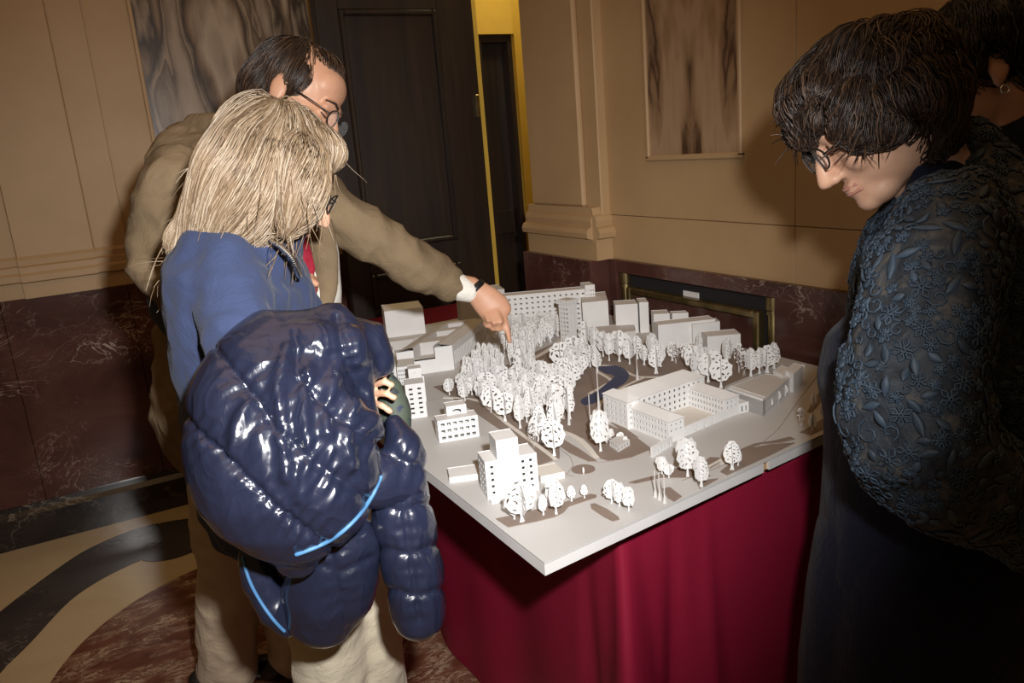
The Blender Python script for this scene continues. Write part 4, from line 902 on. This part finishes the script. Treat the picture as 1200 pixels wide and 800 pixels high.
for L, nm in ((SEAMS[0], 'seam_stitching'), (SEAMS[1], 'seam_stitching')): pass
bm = bmesh.new(); loft(bm, rows([(462, 496, 1.26, 12, .025), (469, 516, 1.25, 22, .04), (480, 540, 1.25, 23, .04), (489, 552, 1.25, 13, .025)])); loft(bm, rows([(440, 560, 1.22, 30, .05), (476, 556, 1.25, 26, .045)], 1)); me = remesh(bm, .0055, 5); quilt(me, [[(440, 520), (470, 540), (500, 548)]], .005, 4, .002, fold=.005); smooth(obj('flap', me, nylon, puf))
bm = bmesh.new(); loft(bm, rows([(464, 560, 1.26, 33, .050), (470, 595, 1.27, 37, .055), (478, 640, 1.28, 37, .056), (486, 685, 1.29, 37, .055), (491, 718, 1.30, 33, .050)]), n=24); me = remesh(bm, .005, 4)
quilt(me, [[(420, 588), (470, 600), (520, 585)], [(430, 642), (480, 652), (530, 632)], [(440, 690), (490, 702), (540, 682)], [(470, 560), (480, 640), (492, 730)]], .005, 4, .0022, fold=.005); smooth(obj('sleeve', me, nylon, puf))
bm = bmesh.new(); loft(bm, rows([(395, 640, 1.26, 54, .06), (390, 670, 1.28, 56, .065), (384, 700, 1.29, 54, .06), (378, 722, 1.30, 44, .05)]), n=24); me = remesh(bm, .0055, 4); quilt(me, [[(330, 650), (400, 672), (440, 655)], [(385, 640), (395, 690), (410, 740)]], .005, 4, .0022, fold=.006); smooth(obj('lower_hem', me, nylon, puf))
bm = bmesh.new(); loft(bm, rows([(296, 640, 1.28, 16, .03), (308, 680, 1.29, 22, .035), (326, 715, 1.30, 22, .035), (338, 735, 1.30, 12, .02)])); me = remesh(bm, .0055, 4); folds(me, .004, 20); inner = smooth(obj('inner_panel', me, nylon, puf))
t = bmesh.new(); t.from_mesh(me); bvi = BVHTree.FromBMesh(t); t.free(); trim([(284, 652), (292, 680), (306, 706), (322, 728), (334, 740)], bvi, .0028, 'hem_trim', off=.002)
bm = bmesh.new(); loft(bm, rows([(448, 434, 1.30, 8, .02), (456, 455, 1.30, 17, .025), (463, 480, 1.30, 19, .025), (467, 505, 1.30, 16, .025)])); me = remesh(bm, .005, 4); folds(me, .003, 22); smooth(obj('lining', me, camo, puf))
# ------------------------------------------------------------------ woman in the lace jacket
rw = empty('person', (1.12, 0.72, 0), 'woman in dark lace jacket looking down at the model from the right', 'person')
navy = fabric('navy_jersey', (0.009, 0.011, 0.026), 0.9, 420, 0.08, 0.1, 0.2); dark_c = fabric('black_cloth', (0.010, 0.011, 0.016), 0.85, 420, 0.08)
kl = NT('lace_ground'); v = kl.n('ShaderNodeTexVoronoi', i_Scale=46.0); v.feature = 'SMOOTH_F1'; kl.l(kl.co(), v.inputs['Vector'])
kl.bump(kl.math('ADD', v.outputs['Distance'], kl.noise(160, 3)), .5, .004)
lace_g = kl.done(kl.ramp(kl.noise(26, 5, .65, .8), [(0.35, (0.011, 0.015, 0.022)), (0.52, (0.028, 0.036, 0.048)), (0.64, (0.085, 0.080, 0.074)), (0.72, (0.024, 0.030, 0.040))]), .75)
lace_f = plain('lace_thread', (0.036, 0.058, 0.088), .6, var=.4, scale=22)
hc = S(1026, 134, 1.12); hr = orient(RT*-0.78-UP*0.60+FW*0.16, UP*0.80-RT*0.60)
TOR = [(1122, 192, 1.16, 52, .07), (1130, 222, 1.16, 84, .12), (1133, 255, 1.17, 104, .17), (1135, 300, 1.18, 120, .185), (1137, 350, 1.19, 130, .18), (1138, 400, 1.20, 134, .18), (1140, 450, 1.21, 134, .18), (1143, 500, 1.22, 128, .18), (1148, 545, 1.23, 118, .17)]
LARM = [(1120, 262, 1.03, .072), (1096, 320, 1.00, .080), (1078, 390, .98, .084), (1068, 455, .97, .084), (1078, 515, .97, .084), (1110, 552, .98, .078), (1165, 585, 1.0, .070), (1225, 615, 1.03, .058), (1262, 632, 1.05, .046)]
FARM = [(1130, 262, 1.27, .062), (1105, 380, 1.29, .060), (1110, 500, 1.29, .056), (1170, 560, 1.26, .045)]
LOW = [(1070, 372, 1.19, 60, .10), (1060, 405, 1.19, 88, .13), (1058, 438, 1.19, 95, .14), (1064, 475, 1.20, 92, .145), (1072, 530, 1.21, 100, .15), (1078, 590, 1.23, 108, .16), (1080, 650, 1.25, 116, .165)]
def vert(P, zs, ws, hd): return [(drop(P, z), w, hd) for z, w in zip(zs, ws)]
HB = S(1080, 650, 1.25)
SK = [(S(1078, 630, 1.24), .150, .165), (S(1072, 700, 1.27), .160, .17), (S(1062, 780, 1.31), .165, .17), (drop(S(1062, 780, 1.31), .25), .165, .16), (drop(S(1062, 780, 1.31), .10), .16, .15)]
bm = bmesh.new(); hm = head_shapes(bm, hc, hr, .92)
loft(bm, [(hc+hr @ Vector((0, -.02, -.05)), .056, .058), (S(1078, 178, 1.14), .056, .056), (S(1110, 215, 1.16), .070, .075)], n=18)
loft(bm, rows(TOR[2:], .75)); loft(bm, rows(LOW, .82)); loft(bm, limb(LARM, .62)); loft(bm, limb(FARM, .6)); loft(bm, [(a, b*.6, c*.6) for a, b, c in SK])
# left hand resting at her back, out of view
wp = S(1262, 632, 1.05); hd_ = (S(1290, 644, 1.07)-wp).normalized(); loft(bm, [(wp, .027, .019), (wp+hd_*.05, .038, .018), (wp+hd_*.09, .036, .015)], side=UP, n=14)
for k in range(4): q = wp+hd_*.09+UP*(.027-.018*k); finger(bm, [q, q+hd_*.035, q+hd_*(.055+.006*(k in (1, 2)))-RT*.01], .0085, .0065)
finger(bm, [wp+hd_*.02+UP*.03, wp+hd_*.05+UP*.05, wp+hd_*.075+UP*.056], .0095, .0075)
body = smooth(obj('body', remesh(bm, .0042, 3), skin_m, rw))
br_b = plain('brown_hair_base', (0.022, 0.013, 0.009), .6, var=.3); br_s = strandm('brown_hair', [(0.0, (0.010, 0.006, 0.005)), (0.5, (0.032, 0.018, 0.012)), (0.85, (0.075, 0.042, 0.026)), (1.0, (0.14, 0.085, 0.055))])
t = bmesh.new(); loft(t, rows([(1042, 92, 1.13, 72, .09), (1046, 118, 1.14, 82, .105), (1056, 142, 1.14, 72, .10), (1068, 160, 1.14, 46, .085)]))
e = bmesh.new(); ellip(e, Vector((0, -.015, .040)), (.086, .104, .088)); ellip(e, Vector((0, .050, .080)), (.064, .054, .042)); ellip(e, Vector((0, .084, .050)), (.054, .024, .026))
for s in (-1, 1): ellip(e, Vector((s*.072, .030, .014)), (.024, .056, .050)); ellip(e, Vector((s*.074, -.034, -.004)), (.022, .040, .036))
e.transform(hm); me_ = bpy.data.meshes.new('e'); e.to_mesh(me_); e.free(); t.from_mesh(me_); bpy.data.meshes.remove(me_)
me = remesh(t, .006, 5); folds(me, .010, 22, (1, 1, 1), 1.0)
hair(rw, me, br_b, br_s, S(1040, 60, 1.13), 5200, .085, .0010, 1.0, seed=9, jitter=.010, wisp=.12)
face_bits(rw, body, hm, br_b, True); glasses(rw, hm)
bm = bmesh.new(); loft(bm, rows(LOW)); cloth_part('jersey_top', bm, navy, rw, .008, 8, (.005, 7, (1, 1, .6), 3.0))
bm = bmesh.new(); loft(bm, SK, n=26); cloth_part('long_skirt', bm, navy, rw, .009, 8, (.010, 6, (1.4, 1.4, .3), 6.0))
bm = bmesh.new(); loft(bm, rows(TOR), n=28); loft(bm, limb(LARM), n=24); loft(bm, limb(FARM)); me = remesh(bm, .0065, 8); folds(me, .010, 8, (1, 1, 1), 4.0, amp2=.006, sc2=34)
jk = smooth(obj('lace_jacket', me, lace_g, rw))
# raised lace flowers, leaves and cords on the jacket
t = bmesh.new(); t.from_mesh(me); bvl = BVHTree.FromBMesh(t); t.faces.ensure_lookup_table(); rnd = random.Random(21); fs = t.faces[:]; out = bmesh.new(); cells = {}
for k in range(24000):
    f = rnd.choice(fs); p = f.calc_center_median()
    kind = rnd.random(); R_ = rnd.uniform(.007, .017)
    cell = (int(p.x/.04), int(p.y/.04), int(p.z/.04))
    if any((p-q).length < (R_+r)*.70 for i in (-1, 0, 1) for j in (-1, 0, 1) for l in (-1, 0, 1) for q, r in cells.get((cell[0]+i, cell[1]+j, cell[2]+l), ())): continue
    cells.setdefault(cell, []).append((p.copy(), R_)); n = f.normal.copy(); s = n.orthogonal().normalized(); s.rotate(Matrix.Rotation(rnd.uniform(0, 6.28), 3, n)); b = n.cross(s)
    def sn(a, r, lift=.0016):
        q = p+s*(r*math.cos(a))+b*(r*math.sin(a)); h, nn, ix, ds = bvl.find_nearest(q); return (h+nn*lift) if h is not None else q
    if kind < .55:
        m = rnd.choice((5, 6, 6)); a0 = rnd.uniform(0, 6)
        for j in range(m):
            a = a0+j*6.283/m; tipl = [sn(a, R_*.22), sn(a-.36, R_*.66), sn(a, R_), sn(a+.36, R_*.66), sn(a, R_*.22)]
            loft(out, [(q, .0017, .0015) for q in tipl], side=n, n=4, cap=False)
        loft(out, [(sn(a0+i*1.047, R_*.18, .003), .0018, .0016) for i in range(7)], side=n, n=4, cap=False)
    elif kind < .85:
        a = rnd.uniform(0, 6.28); pts = [sn(a, R_*(-1+.25*i), .002) for i in range(9)]
        loft(out, [(q, .0012+.005*math.sin(math.pi*i/8), .0012) for i, q in enumerate(pts)], side=b*math.cos(a)-s*math.sin(a), n=5, cap=False)
    else:
        loft(out, [(sn(.8*i, R_*(1-.1*i), .002), .0015, .0014) for i in range(9)], side=n, n=4, cap=False)
t.free(); lf = smooth(obj('lace_flowers', out, lace_f, jk)); lf['kind'] = 'stuff'
bm = bmesh.new(); loft(bm, rows([(1068, 186, 1.12, 16, .05), (1082, 196, 1.13, 34, .075), (1104, 212, 1.15, 46, .09), (1120, 226, 1.16, 50, .10)])); cloth_part('collar', bm, navy, rw, .006, 4, None)
shoes(rw, [drop(SK[-1][0], 0)+Vector((-.06, 0, 0)), drop(SK[-1][0], 0)+Vector((.09, -.03, 0))], Vector((-.5, .8, 0)), shoe_m)
# ------------------------------------------------------------------ person behind her
p4 = empty('person', (1.40, 0.80, 0), 'dark-haired person in black behind the lace-jacket woman, small hoop earring', 'person')
K4 = 0.945
def S4(x, y, d): return S(x, y, d*K4)
def rows4(L, f=1.0): return rows([(x, y, d*K4, w, hd*K4) for x, y, d, w, hd in L], f)
def limb4(L, f=1.0): return limb([(x, y, d*K4, r*K4) for x, y, d, r in L], f)
hc = S4(1150, 84, 1.46); hr = orient(RT*-0.86-UP*0.36+FW*0.30, UP*0.93-RT*0.36)
TOR = [(1184, 160, 1.48, 46, .08), (1195, 190, 1.50, 58, .09), (1212, 225, 1.52, 95, .15), (1218, 270, 1.53, 105, .17), (1222, 340, 1.54, 105, .17), (1226, 420, 1.56, 102, .16), (1228, 500, 1.58, 104, .16), (1228, 580, 1.60, 104, .16)]
PB = S4(1228, 600, 1.61); LG = [[(drop(PB, z)+RT*dx, .085-.02*(z < .3), .085-.02*(z < .3)) for z in (PB.z, .5, .3, .08)] for dx in (-.09, .09)]
bm = bmesh.new(); hm = head_shapes(bm, hc, hr, .92)
loft(bm, [(hc+hr @ Vector((0, -.02, -.05)), .055, .055), (S4(1178, 165, 1.48), .055, .055), (S4(1200, 210, 1.5), .07, .075)], n=18); loft(bm, rows4(TOR[3:], .78))
ARM = [(1185, 245, 1.52, .055), (1190, 350, 1.53, .052), (1195, 450, 1.54, .048), (1190, 540, 1.55, .036)]; ARM2 = [(1255, 245, 1.56, .055), (1262, 400, 1.56, .05), (1262, 540, 1.56, .036)]
loft(bm, limb4(ARM, .75)); loft(bm, limb4(ARM2, .75))
for A_ in (ARM, ARM2):
    w_ = S4(*A_[-1][:3]); dn = Vector((0, 0, -1)); loft(bm, [(w_, .026, .02), (w_+dn*.05, .036, .018), (w_+dn*.085, .034, .015)], side=RT, n=14)
    for k in range(4): q = w_+dn*.085+RT*(.026-.0175*k); finger(bm, [q, q+dn*.035, q+dn*(.055+.006*(k in (1, 2)))+FW*-.012], .0082, .0065)
    finger(bm, [w_+dn*.02-RT*.03, w_+dn*.05-RT*.046, w_+dn*.075-RT*.046], .0092, .0075)
for L in LG: loft(bm, [(a, b*.8, c*.8) for a, b, c in L])
body = smooth(obj('body', remesh(bm, .005, 3), skin_d, p4))
bk_s = strandm('black_hair', [(0.0, (0.006, 0.005, 0.005)), (0.7, (0.018, 0.014, 0.013)), (1.0, (0.07, 0.062, 0.06))]); bk_b = plain('black_hair_base', (0.009, 0.007, 0.007), .6)
t = bmesh.new(); ellip(t, Vector((0, -.022, .048)), (.094, .108, .092)); ellip(t, Vector((0, .050, .082)), (.066, .052, .044)); ellip(t, Vector((0, -.070, -.010)), (.080, .062, .080))
for s in (-1, 1): ellip(t, Vector((s*.076, .034, .030)), (.020, .034, .036))
t.transform(hm); me = remesh(t, .006, 4); folds(me, .008, 24); hair(p4, me, bk_b, bk_s, hm @ Vector((0, -.02, .14)), 2200, .07, .0011, 1.0, seed=14, jitter=.010)
face_bits(p4, body, hm, bk_b)
for s in (-1, 1):
    bm = bmesh.new(); c = hm @ Vector((s*.080, .000, -.052)); loft(bm, [(c+RT*(.007*math.cos(a))+UP*(.007*math.sin(a)), .0014, .0014) for a in [i*math.pi/8 for i in range(17)]], side=FW, n=6, cap=False); smooth(obj('earring', bm, silver_m, p4))
bm = bmesh.new(); loft(bm, rows4(TOR)); loft(bm, limb4(ARM)); loft(bm, limb4(ARM2)); cloth_part('coat', bm, dark_c, p4, .008, 8, (.008, 7, (1, 1, .6), 2.0))
bm = bmesh.new()
for L in LG: loft(bm, L)
cloth_part('trousers', bm, dark_c, p4, .009, 6, (.006, 7, (1, 1, .4), 2.0))
shoes(p4, [drop(LG[0][0][0], 0), drop(LG[1][0][0], 0)], Vector((-.5, .8, 0)), shoe_m)
# ------------------------------------------------------------------ small things at the wall
pb = empty('folded_paper', (XR-0.01, 1.95, 0.905), 'white folded leaflet lying in the dark niche behind the screen', 'leaflet')
bm = bmesh.new(); bx(bm, XR-0.010, XR-0.004, 1.935, 2.005, 0.90, 0.925); obj('leaf', bm, card, pb)
post(0.905, 'old brass post low at the right edge behind the long skirt', 0.42, 0.0)
